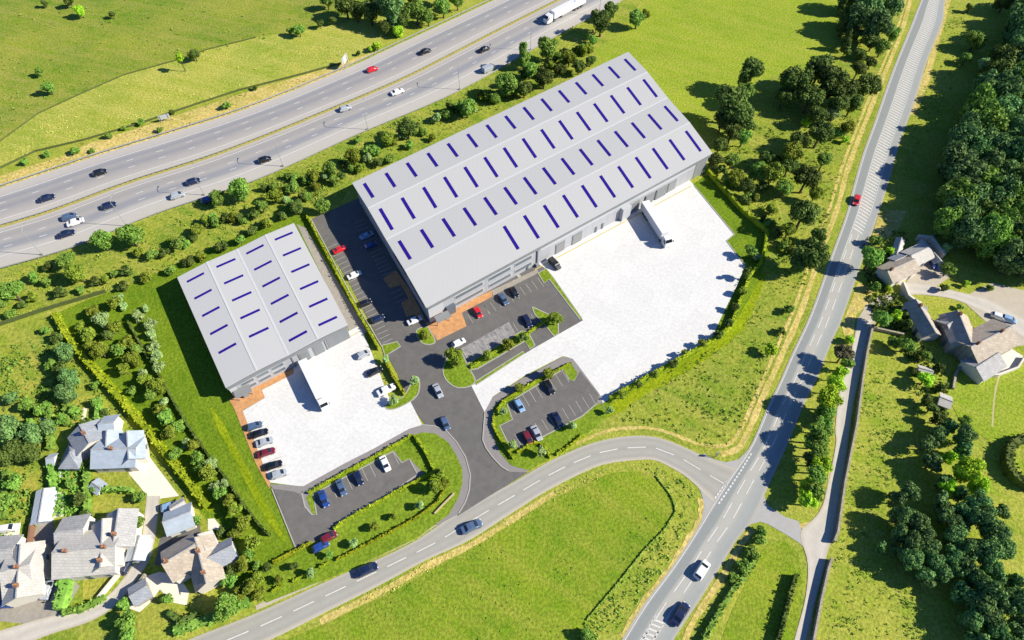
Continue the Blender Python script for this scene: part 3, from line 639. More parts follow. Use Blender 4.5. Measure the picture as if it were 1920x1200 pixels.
for x0, x1, kind_ in ((1040, 1057, 0), (1071, 1089, 0), (1176, 1195, 1), (1206, 1222, 1), (1226, 1246, 1), (1249, 1264, 0)):
    a, b_ = u_at(x0), u_at(x1)
    f_ = wall_panel(W1, F(a), F(b_), 0.0, 3.9, .35 if kind_ else .12, 'dock_door', 'dark_clad' if not kind_ else 'door_grey')
    wall_panel(W1, F(a + .003), F(b_ - .003), 0, 3.6, .4 if kind_ else .16, 'shutter', 'door_grey' if not kind_ else 'dark_clad', parent=f_)
wall_panel(W1, F(u_at(1160)), F(u_at(1175)), 0, 4.6, 1.2, 'plant_enclosure', 'white_clad')
for x in (986, 1114, 1126): wall_panel(W1, F(u_at(x)), F(u_at(x) + .007), 0, 2.2, 0.12, 'fire_exit', 'navy_clad')
wall_panel(W1, F(0.945), F(0.99), 0, 6.2, 0.08, 'end_panel', 'door_grey')
wall_panel(W1, F(0.36), F(0.94), 4.9, 6.2, 0.07, 'cladding_band', 'white_clad')
# side wall (west), windows in shade
Wl = lambda v: at1(.006, v)
for a, b in ((0.55, .72), (.76, .93)): wall_panel(W1, Wl(a), Wl(b), 4, 5.4, 0.1, 'window_band', 'window')
W1b = MB()
usm = [0.081 + 0.1655 * i for i in range(6)]
rs = [(0.055, 0.195, usm[:5]), (0.30, 0.455, usm[:5]), (0.55, 0.70, usm), (0.80, 0.955, usm)]
W2, at2, h2 = warehouse(('smaller pale grey warehouse with violet skylights beside the lawn', 'warehouse'), (332, 520), (551, 418), (652, 609), (423, 727), 5.6,
    [(0, 0), (0.25, .5), (0.5, 0.15), (0.75, .5), (1, 0)], False, ('roof_b', 'wall_metal'), rs)
G = lambda v: at2(.994, v)
wall_panel(W2, at2(.997, .004), at2(.997, .996), 4.5, 5.5, 0.25, 'fascia', 'dark_clad')
wall_panel(W2, G(0.01), G(0.06), 0, 4.5, 0.06, 'corner_panel', 'white_clad')
for a, b in ((0.10, .2), (.22, .32), (.34, .44)):
    for z in (0.9, 2.8):
        f_ = wall_panel(W2, G(a), G(b), z, z + 1.3, 0.07, 'window_band', 'white_clad')
        wall_panel(W2, G(a + .004), G(b - .004), z + .15, z + 1.1, 0.1, 'glazing', 'window', parent=f_)
wall_panel(W2, G(0.07), G(0.11), 0, 2.8, 1.4, 'entrance_porch', 'door_grey')
for a in (.56, .68): 
    f_ = wall_panel(W2, G(a), G(a + .085), 0, 4.0, 0.14, 'dock_door', 'door_grey'); wall_panel(W2, G(a + .008), G(a + .077), 0, 3.7, .18, 'shutter', 'dark_clad', parent=f_)
wall_panel(W2, G(0.80), G(0.985), 0, 4.4, 0.08, 'end_panel', 'dark_clad')
wall_panel(W2, G(0.505), G(0.515), 0, 4.4, 0.2, 'downpipe', 'door_grey')
wall_panel(W2, G(0.785), G(0.793), 0, 4.4, 0.2, 'downpipe', 'door_grey')
# frame canopies at both entrances
def canopy(x, y, label):
    p = P(x, y); r = empty('entrance_canopy', p, 0.55)
    for sx in (-1.6, 1.6):
        m = MB(); m.tube([Vector((sx, 0, .1)), Vector((sx, 0, 2.8))], .09); m.build('post', M['steel'], r)
    m = MB(); m.box(-1.9, 1.9, -1.1, 1.1, 2.8, 2.95); m.build('canopy_roof', M['door_grey'], r)
    tag(r, label, 'canopy')
canopy(832, 606, 'small flat entrance canopy on posts over orange paving by the huge warehouse')
canopy(463, 745, 'small flat entrance canopy on posts over orange paving by the smaller warehouse')

# ------------------------------------------------------------------ houses
rndw = random.Random(3)
def house(root, A, B, width, eave, ridge, wall, roof, chim=(), wins=True, door=True, hip=0.0):
    """one wing; A,B ridge ends as photo pixels, width in metres"""
    eave *= .74; ridge *= .74
    a, b_ = P(*A, ridge), P(*B, ridge); cen = root.location
    d = (b_ - a); L = d.length; d.normalize(); n = Vector((-d.y, d.x, 0)); mid = (a + b_) / 2
    mt = Matrix(((d.x, n.x, 0, mid.x - cen.x), (d.y, n.y, 0, mid.y - cen.y), (0, 0, 1, 0), (0, 0, 0, 1)))
    hl = L / 2; hw = width / 2
    X = lambda x, y, z: mt @ Vector((x, y, z))
    w_ = MB()
    for s_ in (-1, 1):
        w_.face([X(-hl, s_ * hw, 0), X(hl, s_ * hw, 0), X(hl, s_ * hw, eave), X(-hl, s_ * hw, eave)])
        if hip: w_.face([X(s_ * hl, -hw, 0), X(s_ * hl, hw, 0), X(s_ * hl, hw, eave), X(s_ * hl, -hw, eave)])
        else: w_.face([X(s_ * hl, -hw, 0), X(s_ * hl, hw, 0), X(s_ * hl, hw, eave), X(s_ * hl, 0, ridge - .1), X(s_ * hl, -hw, eave)])
    w_.build('wall', M[wall], root)
    r_ = MB(); o = .35; th = .16; sl_ = (ridge - eave) / hw; hx = hip
    for s_ in (-1, 1):
        top = [X(-hl - (0 if hip else o) + hx, 0, ridge), X(hl + (0 if hip else o) - hx, 0, ridge), X(hl + o, s_ * (hw + o), eave - o * sl_), X(-hl - o, s_ * (hw + o), eave - o * sl_)]
        r_.face(top); r_.face([p - UP * th for p in top[::-1]]); r_.face([top[2], top[3], top[3] - UP * th, top[2] - UP * th])
        if not hip:
            for i, j in ((1, 2), (3, 0)): r_.face([top[i], top[j], top[j] - UP * th, top[i] - UP * th])
        if hip: r_.face([X(s_ * (hl - hx), 0, ridge), X(s_ * (hl + o), hw + o, eave - o * sl_), X(s_ * (hl + o), -hw - o, eave - o * sl_)])
    ro = r_.build('roof', M[roof], root)
    rc = MB(); rc.box(-hl - o + hx, hl + o - hx, -.12, .12, ridge - .02, ridge + .09, mat=mt); rc.build('ridge_tiles', M['grey_roof'], ro)
    for t_ in chim:
        c_ = MB(); x = lerp(-hl, hl, t_); c_.box(x - .36, x + .36, -.3, .3, ridge - .8, ridge + .8, mat=mt); ch = c_.build('chimney', M['brick'], ro)
        c_ = MB()
        for y in (-.17, .17): c_.tube([X(x, y, ridge + .8), X(x, y, ridge + 1.1)], .1)
        c_.build('chimney_pot', M['orange'], ch)
    if wins:
        k = max(1, int(L / 3.4)); z_s = [.9] + ([2.3] if eave > 3.5 else [])
        for s_ in (-1, 1):
            for i in range(k):
                x = lerp(-hl, hl, (i + .5) / k)
                for z in z_s:
                    if z + 1.1 > eave: continue
                    y0, y1 = sorted((s_ * hw, s_ * (hw + .05)))
                    if door and i == k // 2 and z == .9 and s_ == -1:
                        m = MB(); m.box(x - .5, x + .5, y0, y1, 0, 2.05, mat=mt); m.build('door', M['navy_clad'], root); continue
                    m = MB(); m.box(x - .6, x + .6, y0, y1, z, z + 1.05, mat=mt); fr = m.build('window', M['white_clad'], root)
                    y0, y1 = sorted((s_ * (hw + .02), s_ * (hw + .07))); m = MB(); m.box(x - .5, x + .5, y0, y1, z + .1, z + .95, mat=mt); m.build('pane', M['window'], fr)
def home(label, cat, wings, name='house', group=None):
    p = P(*wings[0]['A']); q = P(*wings[0]['B']); r = empty(name, (p + q) / 2); tag(r, label, cat, group)
    for w_ in wings: house(r, **w_)
    return r
def W(A, B, width, eave=4.6, ridge=7.2, wall='render', roof='slate', chim=(), **k): return dict(A=A, B=B, width=width, eave=eave, ridge=ridge, wall=wall, roof=roof, chim=chim, **k)
home('grey slate hipped house near the top of the village', 'house', [W((114, 848), (148, 848), 5.6, 3, 5, roof='slate', hip=2.2)])
home('large pale blue slate house with two gabled wings beside the cream courtyard', 'house', [W((173, 843), (252, 840), 6.6, 4.2, 6.6, roof='blue_slate', chim=(.45,)), W((238, 810), (241, 858), 4.8, 4.2, 6.4, roof='blue_slate'), W((200, 808), (198, 842), 4.4, 4.0, 6.0, roof='blue_slate')])
home('slate house with light ridge behind the large pale blue slate house', 'house', [W((150, 798), (166, 828), 6.5, 4.4, 6.5, roof='slate', chim=(.5,)), W((186, 795), (210, 792), 5, 4, 6, roof='blue_slate')])
home('long narrow pale blue metal shed at the lawn edge', 'shed', [W((82, 918), (72, 976), 3.2, 2.4, 3.1, roof='corr', wall='corr', wins=False, door=False)], 'garden_shed')
home('largest pale tiled house with many wings in the village centre', 'house', [
    W((100, 1036), (212, 1024), 8.5, 4.8, 7.6, roof='light_roof', chim=(.2, .85)), W((222, 956), (212, 1022), 5.6, 4.6, 6.8, roof='grey_roof', chim=(.7,)),
    W((104, 1000), (152, 992), 7.0, 4.4, 6.6, roof='grey_roof'), W((192, 975), (188, 1060), 5.5, 4.6, 7.0, roof='light_roof', chim=(.9,)), W((110, 1052), (160, 1044), 4.6, 4.0, 5.8, roof='light_roof')])
home('white corrugated outbuilding beside the village lane', 'outbuilding', [W((261, 1006), (250, 1047), 3.4, 2.5, 3.3, roof='corr', wall='corr', wins=False, door=False)], 'outbuilding')
home('pale house with brown chimney cut by the left edge', 'house', [W((2, 1072), (52, 1058), 9, 4.6, 7, roof='light_roof', chim=(.6,)), W((38, 1022), (30, 1118), 6.4, 4.6, 6.8, roof='light_roof', chim=(.8,)), W((-40, 1035), (20, 1030), 6.2, 4.4, 6.4, roof='grey_roof')])
home('low blue slate house at the top of the village lane beside the bright bank', 'house', [W((307, 978), (354, 960), 4.8, 2.8, 4.6, roof='blue_slate')])
home('cross shaped stone roofed house with dark slopes near the olive trees', 'house', [
    W((306, 1056), (362, 1022), 6.6, 4.6, 7.4, wall='render', roof='tan_roof', chim=(.1,)), W((366, 1010), (386, 1090), 5.2, 4.4, 7.0, wall='render', roof='tan_roof', chim=(.3, .8)),
    W((378, 1052), (432, 1024), 4.2, 4.2, 6.0, wall='render', roof='slate'), W((372, 1004), (384, 1030), 4.0, 4.0, 6.0, wall='render', roof='light_roof')])
home('tiny blue slate store in the shade at the top of the village', 'shed', [W((88, 859), (98, 858), 2.2, 2, 3, roof='blue_slate', wins=False, door=False)], 'garden_shed')
home('narrow cream roofed carport beside the pale blue car', 'carport', [W((321, 953), (342, 940), 1.8, 2.4, 3, roof='light_roof', wins=False, door=False)], 'carport')
home('small dark slate garage beside the cream courtyard at the foot of the village', 'garage', [W((245, 1117), (272, 1100), 3.6, 2.4, 3.4, wall='stone', roof='slate', wins=False)], 'garage')
home('tiny teal roofed shed on the courtyard garden lawn', 'shed', [W((174, 905), (187, 915), 2.2, 1.9, 2.5, wall='corr', roof='blue_slate', wins=False, door=False)], 'garden_shed')
home('weathered farm barn with white end wall near the wood', 'barn', [W((1710, 478), (1742, 463), 5, 3.4, 5.2, wall='render', roof='light_roof'), W((1732, 450), (1762, 486), 2.0, 2.6, 3.6, wall='render', roof='light_roof', wins=False)], 'barn')
home('stone flagged cottage closest to the main road', 'cottage', [W((1666, 508), (1714, 486), 5.4, 3.8, 5.8, wall='render', roof='tan_roof', chim=(.1,)), W((1680, 488), (1708, 476), 3.6, 3, 4.4, wall='stone', roof='slate')], 'cottage')
home('narrow stone cottage below the farm drive', 'cottage', [W((1718, 562), (1754, 622), 4.4, 3.6, 5.6, wall='render', roof='tan_roof', chim=(.2,)), W((1722, 578), (1736, 576), 3.0, 3.0, 4.4, wall='render', roof='slate')], 'cottage')
home('big farmhouse with brown stone roofs and a white walled patio', 'farmhouse', [
    W((1822, 650), (1896, 612), 7.6, 5.0, 7.8, wall='stone', roof='tan_roof', chim=(.15, .75)), W((1797, 584), (1820, 640), 6.4, 4.8, 7.4, wall='stone', roof='tan_roof', chim=(.1,)),
    W((1832, 688), (1872, 662), 6.0, 3.4, 5.4, wall='render', roof='grey_roof'), W((1778, 608), (1800, 596), 5.0, 4.0, 6.0, wall='stone', roof='grey_roof')], 'farmhouse')
home('white painted low outhouse beside the farm barn', 'outhouse', [W((1691, 446), (1682, 476), 1.8, 2.2, 3.0, wall='render', roof='light_roof', wins=False)], 'outhouse')
home('small pale ruined shelter at the farmhouse garden edge', 'shelter', [W((1766, 745), (1784, 752), 3.0, 2.0, 2.8, wall='render', roof='light_roof', wins=False, door=False)], 'shelter')
home('pale stone greenhouse base under the lime tree by the farm', 'greenhouse', [W((1726, 690), (1748, 696), 2.2, 1.6, 2.4, wall='render', roof='light_roof', wins=False, door=False)], 'greenhouse')

# ------------------------------------------------------------------ walls, hedges
def wall_thing(pts, label, h=1.3, wd=0.45, mat='stone', name='stone_wall', cat='wall', z0=-0.1, group=None):
    w_ = PP(pts); c0 = w_[0].copy(); a, b_ = strip(w_, wd); m = MB()
    for i in range(len(w_) - 1):
        q = [b_[i], b_[i + 1], a[i + 1], a[i]]
        m.prism([Vector(v) - c0 for v in q], z0, h)
    o = m.build(name, M[mat]); o.location = c0; return tag(o, label, cat, group)
wall_thing([(1633, 614), (1622, 665), (1614, 715), (1603, 797), (1592, 850), (1580, 910), (1567, 1000), (1560, 1018)], 'pale stone wall along the farm lane, the long upper length', 1.5)
wall_thing([(1556, 1050), (1550, 1067), (1537, 1123), (1522, 1200), (1512, 1250)], 'pale stone wall along the farm lane below the gap', 1.4)
wall_thing([(1634, 617), (1665, 624), (1692, 630)], 'short garden wall running from the lane wall toward the cottage', 1.0)
wall_thing([(852, 926), (832, 946), (815, 964)], 'low pale brick entrance wall beside the estate road', 0.6, 0.28, 'brick_pale')
wall_thing([(1690, 535), (1700, 560), (1716, 572)], 'white rendered yard wall beside the narrow stone cottage', 1.6, .6, 'render')
wall_thing([(1716, 450), (1740, 452), (1765, 485)], 'white rendered wall wrapped round the farm barn', 2.0, .6, 'render')
wall_thing([(1842, 706), (1868, 706), (1905, 692), (1918, 672)], 'white garden wall round the farmhouse patio', 1.1, .4, 'render')
wall_thing([(65, 985), (58, 1040), (50, 1082)], 'terracotta boundary wall between two village yards', 1.6, .35, 'brick')
wall_thing([(188, 1122), (206, 1100), (224, 1078)], 'cream terrace wall beside the village lane lawn', 1.0, .6, 'render')
wall_thing([(242, 1118), (262, 1097), (276, 1078)], 'thin courtyard wall beside the dark slate garage', 1.2, .3)
wall_thing([(1785, 730), (1790, 700), (1800, 690)], 'broken pale garden wall below the farmhouse', 0.8, .5)
wall_thing([(0, 611), (83, 583), (160, 560), (200, 548)], 'thin dark field wall at the foot of the motorway bank', 1.2, .3, 'dark_stone')
wall_thing([(-60, 335), (0, 317), (67, 285), (160, 263), (265, 232), (367, 197), (450, 170), (560, 142), (640, 120)], 'low dark field wall above the motorway verge', .7, .16, 'dark_stone')
wall_thing([(-60, 292), (0, 266), (73, 213), (160, 173), (233, 141), (333, 113), (387, 94), (480, 71)], 'thin field wall across the upper hill pasture', .45, .12, 'dark_stone')

leaf_rng = random.Random(11)
def leaf_quad(mb, p, s_, rng, flat=0.0):
    n = Vector((rng.gauss(0, 1), rng.gauss(0, 1), rng.gauss(0, 1) + flat)).normalized()
    a = n.orthogonal().normalized(); b_ = n.cross(a); th = rng.random() * 6.28
    a, b_ = a * math.cos(th) + b_ * math.sin(th), b_ * math.cos(th) - a * math.sin(th)
    k = 0.55 + rng.random() * .35
    mb.face([p + a * s_, p + b_ * s_ * k, p - a * s_ * .9, p - b_ * s_ * k])
def hedge(pts, label, h=1.2, wd=1.0, kind='hedge', dens=9, leaf=0.22, sm=False, group=None, name='hedge'):
    w_ = PP(pts)
    if sm: w_ = smooth(w_)
    c0 = w_[0].copy(); m = MB(); rng = leaf_rng
    L = sum((b - a).length for a, b in zip(w_, w_[1:])); q = resample(w_, max(3, int(L / 1.2)))
    a, b_ = strip(q, wd * .7)
    for i in range(len(q) - 1): m.prism([Vector(v) - c0 for v in (b_[i], b_[i + 1], a[i + 1], a[i])], 0, h * .85)
    for (p0, p1) in zip(q, q[1:]):
        d = p1 - p0; nn = Vector((-d.y, d.x, 0)).normalized()
        for k in range(int(dens * d.length)):
            s_ = rng.uniform(-1, 1); z = rng.uniform(.15, 1) * h; bulge = wd / 2 * (1 if z < h * .75 else .75)
            if rng.random() < .45: z = h * rng.uniform(.88, 1.08)
            else: s_ = math.copysign(rng.uniform(.85, 1.1), s_)
            leaf_quad(m, p0 + d * rng.random() + nn * s_ * bulge + UP * z - c0, leaf * rng.uniform(.7, 1.4), rng)
    o = m.build(name, LEAF[kind]); o.location = c0
    return tag(o, label, 'hedge', group)
hedge([(577, 409), (610, 472), (660, 566), (711, 657)], 'long clipped hedge between the smaller warehouse and the shaded car park', 1.5, .7)
hedge([(723, 681), (740, 712), (759, 742)], 'short clipped hedge beside the parked cars at the smaller yard entrance', 1.5, .7)
hedge([(579, 926), (640, 891), (700, 859), (774, 817)], 'clipped hedge between the smaller yard and the lower car park', 1.0,.55)
hedge([(777, 819), (798, 850), (815, 885)], 'clipped hedge across the rounded lawn corner by the entrance road', 1.2,.55)
hedge([(814, 887), (757, 916), (690, 954), (640, 982), (627, 994)], 'clipped hedge along the lower side of the lower car park', 1.1, .55)
hedge([(586, 1018), (560, 1032), (514, 1056)], 'short hedge at the bottom left corner of the lower car park', 1.1, .8)
hedge([(834, 918), (822, 942), (790, 966), (754, 988), (700, 1016), (632, 1051)], 'long clipped hedge behind the entrance wall above the road', 1.0, .45)
hedge([(618, 1056), (600, 1065)], 'tiny hedge length in the gap above the road', 1.0, .45)
hedge([(574, 1078), (550, 1092)], 'small hedge length between two young trees above the road', 1.0, .45)
hedge([(530, 1098), (510, 1110)], 'leftmost small hedge length above the road', 1.0, .45)
hedge([(1071, 683), (1025, 706), (968, 739), (942, 756), (926, 782), (924, 800), (938, 826), (963, 862)], 'clipped hedge curving round the left side of the triangular car park', 1.1, .55)
hedge([(969, 850), (1006, 829), (1020, 838), (1032, 860)], 'low hedge at the lower tip of the triangular car park', 1.0, .7)
hedge([(1043, 854), (1068, 838), (1094, 816)], 'short hedge between the triangular car park and the bend', 0.9, .6)
hedge([(882, 690), (910, 672), (950, 649), (985, 630), (1010, 612), (1034, 596)], 'planted hedge behind the pale paved bays', 0.8, .8)
hedge([(1324, 322), (1350, 352), (1392, 400), (1436, 436), (1432, 470), (1424, 498), (1405, 520), (1387, 565), (1367, 618), (1325, 646), (1262, 683), (1195, 720), (1142, 750)], 'long hedge curving round the outer edge of the large concrete yard', 1.7, .9, 'hedge', dens=9)
hedge([(108, 594), (135, 640), (170, 684), (215, 735), (265, 792), (322, 862), (372, 926), (392, 952)], 'broad bright clipped hedge running diagonally between village and tree belt', 1.9, 1.8, 'hedge', dens=12, leaf=.26)
hedge([(243, 606), (270, 655), (298, 700), (325, 750), (353, 797), (385, 845), (420, 890), (455, 942), (492, 990), (507, 1005)], 'thin hedge with painted shadow tone across the lawn beside the tree belt', 1.5, .55, 'dark')  # the hedge's black shadow line is painted into its dark leaves
hedge([(1230, 893), (1257, 927), (1268, 957), (1247, 993), (1207, 1033), (1160, 1093), (1100, 1163)], 'low field hedge beside the dry road verge', .4, .35, 'weeds', leaf=.16)
hedge([(1489, 1080), (1480, 1110), (1466, 1165), (1455, 1205)], 'dark field hedge by the farm lane at the bottom edge', 1.8, .9, 'dark', leaf=.3)
hedge([(1418, 1040), (1400, 1075), (1370, 1110), (1340, 1160), (1310, 1215)], 'overgrown hedge between the main road and corner field', 1.2, 1.2, 'mid', leaf=.3)
hedge([(1935, 918), (1905, 905), (1884, 880), (1884, 850), (1905, 830), (1940, 825)], 'dark ring hedge round the circular garden at the right edge', 2.6, 2.2, 'dark', leaf=.35, sm=True)
for q_, l_ in (([(166, 882), (168, 920), (168, 965)], 'garden hedge left of the teal roofed shed'), ([(176, 922), (215, 920), (252, 922)], 'garden hedge below the courtyard lawn'),
               ([(100, 872), (104, 915)], 'garden hedge beside the long narrow blue shed'), ([(241, 965), (246, 1000)], 'garden hedge between the largest house and the lane'), ([(18, 885), (14, 935), (10, 975)], 'garden hedge at the left edge beside a lawn strip'),
               ([(96, 772), (100, 815), (98, 845)], 'tall garden hedge above the grey hipped house'), ([(130, 745), (128, 800)], 'tall garden hedge between two narrow lawns'), ([(190, 750), (186, 790)], 'tall garden hedge behind the slate house'),
               ([(62, 790), (48, 850)], 'tall garden hedge along the leftmost lawn strip'), ([(0, 1012), (50, 1014)], 'garden hedge behind the house with brown chimney')):
    hedge(q_, l_, 1.8, 1.3, 'mid', leaf=.28, name='garden_hedge')
hedge([(132, 1080), (128, 1110), (118, 1145)], 'thick green garden hedge beside the village parking', 2.4, 2.6, 'mid', leaf=.3)
hedge([(120, 1150), (160, 1142), (200, 1120)], 'low green hedge beside the village lane', 1.2, 1.4, 'mid', leaf=.3)
hedge([(330, 1185), (400, 1160), (470, 1128)], 'green roadside hedge at the foot of the village', 1.6, 2.2, 'mid', leaf=.3)
hedge([(320, 1150), (345, 1170), (375, 1152)], 'dark hedge round the bottom village lawn', 1.5, 1.4, 'dark', leaf=.3)

# ------------------------------------------------------------------ trees
def crown_mesh(name, seed, shape='round', lobes=9, n=1500, leaf=0.09, sparse=0.0):
    """unit crown: about 1 m radius, centred on the origin"""
    r = random.Random(seed); m = MB(); cs = []
    for i in range(lobes):
        if shape == 'round':
            d = Vector((r.gauss(0, 1), r.gauss(0, 1), r.gauss(0, .8) + .1)).normalized(); c_ = d * r.uniform(.38, .66); rad = r.uniform(.28, .46)
        elif shape == 'tall':
            z = r.uniform(-1.2, 1.3); k = .5 * (1 - abs(z) / 1.9); a = r.random() * 6.28; c_ = Vector((math.cos(a) * k, math.sin(a) * k, z)); rad = r.uniform(.32, .46) * (1.05 - abs(z) / 3)
        else:
            z = -1.2 + 2.6 * (i + .5) / lobes; k = .62 * (1 - (z + 1.2) / 2.8); a = i * 2.4; c_ = Vector((math.cos(a) * k * .8, math.sin(a) * k * .8, z)); rad = k * .65 + .12
        cs.append((c_, rad))
    cs.append((Vector((0, 0, 0)), .5))
    tot = sum(q[1] ** 2 for q in cs)
    for c_, rad in cs:
        for k in range(int(n * rad ** 2 / tot)):
            d = Vector((r.gauss(0, 1), r.gauss(0, 1), r.gauss(0, 1) + .15)).normalized()
            p = c_ + d * rad * (r.uniform(.72, 1.12) if r.random() > .2 else r.uniform(.3, .8))
            nn = (d + Vector((r.gauss(0, .5), r.gauss(0, .5), r.gauss(0, .5)))).normalized()
            a = nn.orthogonal().normalized(); b_ = nn.cross(a); th = r.random() * 6.28
            a, b_ = a * math.cos(th) + b_ * math.sin(th), b_ * math.cos(th) - a * math.sin(th)
            s_ = leaf * r.uniform(.6, 1.5); m.face([p + a * s_, p + b_ * s_ * .8, p - a * s_, p - b_ * s_ * .7])
    me = bpy.data.meshes.new(name); me.from_pydata([tuple(v) for v in m.v], [], m.f); me.update()
    return me
def trunk_mesh(seed):
    r = random.Random(seed); m = MB()
    m.tube([Vector((0, 0, 0)), Vector((.03, .02, .45)), Vector((-.02, .04, 1.0))], .11, 7, taper=.05)
    for i in range(5):
        a = i * 1.26 + r.random(); z = r.uniform(.4, .8)
        m.tube([Vector((0, 0, z)), Vector((math.cos(a) * .25, math.sin(a) * .25, z + .2)), Vector((math.cos(a) * .5, math.sin(a) * .5, z + .5))], .045, 5, taper=.012)
    me = bpy.data.meshes.new('trunk'); me.from_pydata([tuple(v) for v in m.v], [], m.f); me.update(); me.materials.append(M['bark']); return me
TR = [trunk_mesh(i) for i in range(3)]
CR = {}
for kind in LEAF:
    for shp in ('round', 'tall', 'cone'):
        CR[kind, shp] = []
def crown(kind, shp, i, big):
    key = (kind, shp, i, big)
    if key not in CR:
        n = 4200 if big else 1300
        me = crown_mesh('crown', 50 + i * 7 + len(shp) + (3 if big else 0), shp, 13 if big else 8, n, .07 if big else .12); me.materials.append(LEAF[kind]); CR[key] = me
    return CR[key]
trng = random.Random(5)
KN = {'dark': 'dark green', 'wood': 'dense dark green', 'mid': 'mid green', 'light': 'bright lime green', 'olive': 'olive brown', 'pale': 'pale sage green', 'brown': 'bronze', 'hedge': 'yellow green'}
def tree(x, y, rpx, kind, shp='round', hf=None, name='tree'):
    """x,y = crown centre in the photo, rpx = crown radius in photo pixels"""
    woody = kind == 'wood' or hf in (1.6, 1.3)
    r = rpx * (1.22 if woody or (1500 < x < 1600 and 630 < y < 940) else 1.0) / scale_at(x, y, 3)
    if 1500 < x < 1600 and 630 < y < 940 and not hf: hf = 1.75
    if 1340 < x < 1640 and 100 < y < 500 and not hf: hf = 1.5; r *= 1.15
    hf = hf or {'round': 1.25, 'tall': 1.7, 'cone': 2.2}[shp]
    zs = {'round': .92, 'tall': 1.0, 'cone': 1.0}[shp] * (1.4 if woody else 1.0)
    hc = r * hf                                           # height of the crown centre
    p = P(x, y, hc); o = empty(name, (p.x, p.y, 0), trng.random() * 6.28)
    bush = hf < 0.9
    c_ = bpy.data.objects.new('crown' if not bush else 'foliage', crown(kind, shp, trng.randrange(4), r > 2.2)); link(c_, o)
    c_.location = (0, 0, hc); c_.scale = (r * trng.uniform(.92, 1.1), r * trng.uniform(.92, 1.1), r * zs * trng.uniform(.9, 1.1)); c_.rotation_euler = (0, 0, trng.random() * 6.28)
    t_ = bpy.data.objects.new('trunk' if not bush else 'stem', trng.choice(TR)); link(t_, o); t_.scale = (r * .9, r * .9, hc)
    return o
ORD = ['first', 'second', 'third', 'fourth', 'fifth', 'sixth', 'seventh', 'eighth', 'ninth', 'tenth', 'eleventh', 'twelfth', 'thirteenth', 'fourteenth', 'fifteenth', 'sixteenth', 'seventeenth', 'eighteenth', 'nineteenth', 'twentieth']
NTREE = [0]
def belt(lst, where, group, name='tree', cat='tree', order='left', shared=False, hf=None):
    """a numbered group: each tree's label gives its kind and its turn along the group"""
    if not shared and name == 'tree' and hf is None:
        small = [e for e in lst if e[2] <= 13 and len(e) < 5]; big = [e for e in lst if e not in small]
        if small and big and len(small) > 1 and len(big) > 1:
            belt(small, where, group.replace('trees', 'shrubs').replace('copse', 'copse shrubs').replace('belt', 'belt shrubs').replace('clump', 'clump shrubs'), 'shrub', 'shrub', order, False, .95)
            lst = big
        elif small and not big: name = cat = 'shrub'; hf = .95
    if shared:                                            # woods: rows from the top, then turns from the left
        rows = {}; step = 48 if len(lst) > 50 else 52
        y0 = min(e[1] for e in lst)
        for i, e in enumerate(lst): rows.setdefault(int((e[1] - y0) / step), []).append(i)
        for rn, k_ in enumerate(sorted(rows)):
            for j, i in enumerate(sorted(rows[k_], key=lambda i: lst[i][0])):
                e = lst[i]; o = tree(e[0], e[1], e[2], e[3], 'round', hf, name)
                tag(o, f'{KN[e[3]].split()[-2]} green {cat} {where}, {ORD[rn]} row down, {ORD[j]} from left', cat, group)
        return
    ks = sorted(range(len(lst)), key=lambda i: lst[i][0] if order == 'left' else lst[i][1])
    cnt = {}; tot = {}
    for i in ks: tot[lst[i][3]] = tot.get(lst[i][3], 0) + 1
    for i in ks:
        e = lst[i]; shp = e[4] if len(e) > 4 else 'round'
        o = tree(e[0], e[1], e[2], e[3], shp, e[5] if len(e) > 5 else hf, name)
        kn = KN[e[3]]; k = cnt[e[3]] = cnt.get(e[3], 0) + 1
        if tot[e[3]] == 1: lab = f'only {kn} {cat} {where}'
        else: lab = f"{kn} {cat} {where}, {ORD[k-1]} from {'left' if order == 'left' else 'top'}"
        tag(o, lab, cat, group)
D, O, PL, LI, MI, WD, BR = 'dark', 'olive', 'pale', 'light', 'mid', 'wood', 'brown'
belt([(190, 450, 23, MI), (243, 440, 25, MI), (123, 487, 18, MI), (142, 510, 22, O), (20, 545, 24, MI), (333, 455, 15, MI), (370, 430, 13, O), (447, 355, 24, MI), (407, 370, 17, MI), (-10, 560, 22, MI), (62, 520, 12, MI), (90, 500, 11, D)],
     'on the left motorway bank', 'trees on the motorway bank, left part')
belt([(513, 367, 15, O), (547, 350, 14, MI), (587, 330, 14, O), (617, 317, 17, MI), (660, 293, 18, O), (690, 280, 13, MI), (727, 260, 15, O), (763, 240, 21, D), (603, 386, 17, MI), (557, 388, 16, D), (575, 368, 10, MI), (490, 385, 14, MI), (540, 330, 9, D), (640, 330, 9, D), (670, 262, 8, MI), (475, 402, 11, D)],
     'on the middle motorway bank', 'trees on the motorway bank, middle part')
belt([(875, 200, 20, MI), (947, 157, 24, MI), (982, 103, 17, MI, 'tall'), (1028, 88, 24, MI), (993, 130, 17, MI), (1067, 108, 16, O), (1093, 92, 12, O), (1107, 115, 12, D), (1085, 124, 14, D), (1020, 145, 20, D), (983, 165, 17, D), (1128, 40, 24, D), (1146, 18, 17, D), (1195, 33, 18, MI), (1210, 26, 10, O), (820, 218, 9, D), (900, 180, 10, O), (1050, 130, 14, D)],
     'behind the huge warehouse', 'trees behind the huge warehouse')
belt([(230, 537, 11, D), (273, 520, 12, O), (320, 507, 12, MI), (353, 490, 12, D), (377, 480, 12, O), (417, 463, 14, D), (450, 450, 13, MI), (473, 433, 12, D), (500, 418, 14, O), (447, 407, 11, D), (400, 410, 12, MI), (530, 405, 12, D), (545, 385, 12, MI)],
     'behind the smaller warehouse', 'trees behind the smaller warehouse', cat='shrub', name='shrub', hf=.85)
